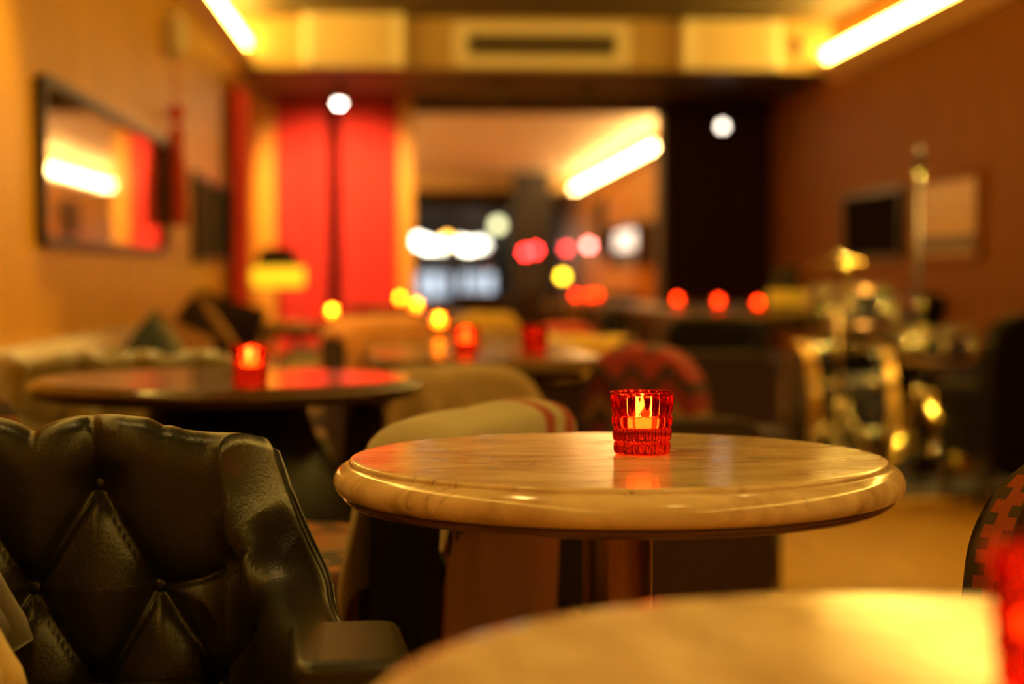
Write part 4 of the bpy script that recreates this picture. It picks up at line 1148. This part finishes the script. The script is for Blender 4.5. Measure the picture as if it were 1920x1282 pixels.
# tall stand at the front, with its boom and microphone
mx, my = at(1722, 7.45), 7.45
t = thing('microphone_stand', 'tall brass tripod microphone stand in front of the drum kit', 'microphone stand', (mx, my, ZF))
tripod(t, 0, 0, 1.36, 0.42, 0.28, rz=-0.30, r=0.012, pm='dark_metal')
MB().ball((0, 0, 1.36), 0.02, 10).build('clutch', 'chrome', t, smooth=True)
MB().lathe([(0.012, 1.37), (0.014, 1.42), (0.024, 1.44), (0.024, 1.47), (0.004, 1.49)], 14).build('microphone', 'dark_metal', t, smooth=True)
for zz_ in (0.62, 0.70, 0.80): MB().ball((0.014, -0.012, zz_), 0.021, 12).build('wing_nut', 'chrome', t, smooth=True)
def cymbal_stand(label, clabel, x, y, zc, r, tx=0.12, ty=0.05):
    t = thing('cymbal_stand', label, 'drum stand', (x, y, ZF))
    tripod(t, 0, 0, zc, 0.36, 0.24, 'chrome', 0.2)
    MB().ball((0, 0, zc + 0.03), 0.018, 12).build('wing_nut', 'chrome', t, smooth=True)
    MB().ball((0.012, 0, zc - 0.16), 0.014, 10).build('tilter', 'chrome', t, smooth=True)
    c = thing('cymbal', clabel, 'cymbal', (x, y, ZF + zc + 0.005)); c.rotation_euler = (tx, ty, 0)
    MB().lathe([(0.013, 0.022), (0.03, 0.019), (0.045, 0.008), (0.06, 0.005), (r * 0.6, -0.003), (r, -0.012), (r, -0.0135), (r * 0.6, -0.0045), (0.06, 0.0035), (0.045, 0.0065), (0.03, 0.0175), (0.013, 0.0205)], 48, cap=False).build('bow', 'brass', c, smooth=True)
cymbal_stand('chrome cymbal stand beside the golden hoop of the bass drum', 'brass crash cymbal high above the golden hooped bass drum', at(1573, 7.52), 7.50, 0.99, 0.15, 0.05, -0.1)
cymbal_stand('chrome cymbal stand behind the toms', 'brass ride cymbal behind the toms', 2.28, 8.62, 0.83, 0.22, 0.2, 0.15)
tom('dark floor tom with a brass rim standing on the rug', 2.56, 8.24, ZF, 0.16, 0.58, 0, 0)
th = thing('drum_throne', 'round black padded drum throne beside the floor tom', 'stool', (2.58, 8.66, ZF))
MB().lathe([(0.02, 0.44), (0.15, 0.44), (0.165, 0.46), (0.165, 0.50), (0.14, 0.525), (0.02, 0.53)], 32).build('seat', 'leather_black', th, smooth=True)
tripod(th, 0, 0, 0.445, 0.25, 0.17, 'chrome', 0.4)

# ------------------------------------------------------------------ near the opening
T9 = (at(1100, 12.2), 12.2)
table('round tan table with three orange red votives before the opening to the rear room', T9[0], T9[1], 0.31, 'pale_table', 'dark_metal', 'dark_wood')
for px, dd, l in ((1079, 12.12, 'orange red votive on the round tan table before the opening'), (1105, 12.06, 'orange red votive on the round tan table before the opening'), (1120, 12.3, 'orange red votive on the round tan table before the opening')):
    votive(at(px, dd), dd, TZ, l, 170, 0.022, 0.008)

# ------------------------------------------------------------------ rear room: window to the street, column, cabinet, pictures
wz0, wz1 = 0.35, 2.2
wx = [XL + 0.02 + i * (XR - XL - 0.04) / 4 for i in range(5)]
wf = MB().box(XL, XR, YE, YE + 0.2, 0, wz0).box(XL, XR, YE, YE + 0.2, wz1, ZC)
struct(wf.build('wall_rear', 'soffit_shade_paint'))
win = MB().box(XL, XR, YE + 0.05, YE + 0.15, wz0, wz0 + 0.06).box(XL, XR, YE + 0.05, YE + 0.15, wz1 - 0.06, wz1)
for x in wx: win.box(max(XL, x - 0.035), min(XR, x + 0.035), YE + 0.05, YE + 0.15, wz0 + 0.06, wz1 - 0.06)
wo = struct(win.build('window_1', 'black_frame'))
for i in range(4):
    MB().box(wx[i] + 0.036, wx[i + 1] - 0.036, YE + 0.09, YE + 0.10, wz0 + 0.061, wz1 - 0.061).build('pane', pane_mat(), wo)
x0, x1 = at(962, 29.0), at(1030, 29.0)
struct(MB().box(x0, x1, 28.7, 29.3, 0, ZC).build('wall_column', 'concrete_dark', bevel=0.02))
# lit cabinet on the right wall of the rear room
cy0, cy1 = 19.2, 22.0
t = thing('lit_cabinet', 'tall cabinet with a white lit top shelf and orange lower panel in the rear room', 'cabinet', (XR, (cy0 + cy1) / 2, 0))
zt_, zl_ = P(1205, 428, y=20.6).z, P(1205, 472, y=20.6).z
zb_, zo_ = P(1205, 500, y=20.6).z, P(1205, 568, y=20.6).z
hw = (cy1 - cy0) / 2
MB().box(-0.34, -0.005, -hw, hw, 0.005, zo_ - 0.02).build('plinth', 'dark_wood', t, bevel=0.01)
MB().box(-0.33, -0.005, -hw, hw, zo_ - 0.018, zb_).build('lower_panel', 'wool_orange', t, bevel=0.01)
MB().box(-0.20, -0.005, -hw, hw, zb_ + 0.002, zl_).build('blue_panel', 'blue_grey', t)
MB().box(-0.33, -0.005, -hw, hw, zt_ + 0.012, zt_ + 0.05).build('top_board', 'dark_wood', t)
for sg in (-1, 1): MB().box(-0.33, -0.005, sg * hw - 0.02, sg * hw + 0.02, zb_ + 0.002, zt_ + 0.010).build('side_board', 'dark_wood', t)
for k in range(5):
    MB().box(-0.25, -0.22, -hw + 0.1 + k * 0.54, -hw + 0.46 + k * 0.54, zl_ + 0.03, zt_ - 0.03).build('light_panel', emis('cabinet_light', (1.0, 0.86, 0.68), 1.7), t)
# framed pictures on the right wall of the rear room
for k, (px, lab) in enumerate(((1128, 'grey framed picture on the rear room wall beside the window end'), (1158, 'pinkish framed picture on the rear room wall beside the lit cabinet'))):
    dd = XR / ((px - 777) / F)
    t = thing('framed_picture', lab, 'picture', (XR, dd, 1.62))
    MB().box(-0.03, -0.002, -0.75, 0.75, -0.42, 0.42).build('frame', 'black_frame' if k == 0 else 'orange_wood', t, bevel=0.01)
    MB().box(-0.034, -0.0305, -0.66, 0.66, -0.35, 0.35).build('print', 'print_dark' if k == 0 else 'velvet_tan', t)
# chairs in the rear room, plain dark
for px, dd, rz_, l in ((900, 15.5, 170, 'dark chair in the rear room beside the red curtain jamb'), (1010, 16.5, 190, 'dark chair in the rear room in front of the dark column'), (1150, 15.2, 200, 'dark chair in the rear room near the lit cabinet')):
    side_chair(l, at(px, dd), dd, math.radians(rz_), 'velvet_brown', 'leather_darkbrown', 'velvet_brown', 0.78, 0.5, 0.08)

# the street outside
YS = 33.4
struct(MB().box(-30, 30, YS, 62, -0.35, -0.13).build('ground', 'asphalt'))
fac = thing('shop_building', 'dark grey blue building across the night street', 'building', (0, 52, -0.13))
MB().box(-14, 14, 0, 4, 0, 7).build('facade', 'blue_grey', fac)
def sx_(px, d): return P(px, 512, y=d).x
for px0, px1 in ((779, 846), (858, 926)):
    a_, b_ = sx_(px0, 52), sx_(px1, 52)
    za, zb = P(800, 556, y=52).z + 0.13, P(800, 512, y=52).z + 0.13
    f_ = MB().box(a_ - 0.12, b_ + 0.12, -0.10, -0.002, za - 0.12, zb + 0.12).build('window', 'black_frame', fac)
    n_ = 3
    for k in range(n_):
        w0 = a_ + (b_ - a_) * k / n_; w1 = a_ + (b_ - a_) * (k + 1) / n_
        MB().box(w0 + 0.03, w1 - 0.03, -0.13, -0.101, za, zb).build('pane', emis('shop_pane', (0.82, 0.88, 1.0), 1.5), f_)
def street_lamp(px, py, d, r, col, s, label, cat='street lamp', nm=None):
    q = P(px, py, y=d)
    t = thing('street_lamp', label, cat, (q.x, d, -0.13), 0, 'lamps in the street outside')
    MB().tube([(0, 0, 0.01), (0, 0, q.z + 0.13 - r * 0.9)], [0.05, 0.03], 8).build('pole', 'dark_metal', t, smooth=True)
    MB().ball((0, 0, q.z + 0.13), r, 12).build('globe', emis(nm or 'lamp_%d_%d' % (int(s * 10), int(col[1] * 100)), col, s), t, smooth=True)
WH = (1.0, 0.88, 0.66)
for px, py, d, s in ((785, 452, 46, 30), (803, 460, 45, 34), (826, 461, 47, 20), (862, 458, 46, 34), (878, 462, 45, 34), (893, 460, 47, 24), (905, 458, 48, 14)):
    street_lamp(px, py, d, 0.15, WH, s * 0.5, 'white globe street lamp outside the rear window')
street_lamp(838, 452, 49, 0.16, (1.0, 0.42, 0.05), 18, 'amber globe street lamp outside the rear window')
for px, py, d, s in ((933, 422, 50, 5), (970, 400, 51, 3)):
    street_lamp(px, py, d, 0.17, (0.9, 0.8, 0.4), s, 'dim yellow globe lamp high outside the rear window' if s > 4 else 'faintest yellow globe lamp, highest outside the rear window')
def wall_lamp(px, py, y, col, s, label, r=0.05):
    q = P(px, py, y=y)
    t = thing('hanging_lamp', label, 'lamp', tuple(q))
    MB().tube([(0, 0, r), (0, 0, ZC - q.z - 0.012)], 0.006, 6).build('cord', 'dark_metal', t)
    MB().lathe([(0.04, ZC - q.z - 0.001), (0.04, ZC - q.z - 0.014)], 14).build('ceiling_rose', 'dark_metal', t)
    MB().ball((0, 0, 0), r, 14).build('globe', emis('hang_%d_%d' % (int(s), int(col[1] * 100)), col, s), t, smooth=True)
RD = (1.0, 0.02, 0.02)
wall_lamp(985, 473, 26.0, RD, 42, 'red globe lamp hanging in front of the dark column')
wall_lamp(1004, 469, 26.6, RD, 42, 'red globe lamp hanging in front of the dark column beside its twin')
wall_lamp(1062, 466, 25.0, (1.0, 0.05, 0.05), 12, 'dim red globe lamp hanging in the rear room')
wall_lamp(1104, 460, 24.0, (1.0, 0.16, 0.13), 32, 'pinkish red globe lamp hanging in the rear room')
wall_lamp(1055, 518, 22.0, (0.9, 0.55, 0.02), 18, 'yellow globe lamp hanging low in the rear room')
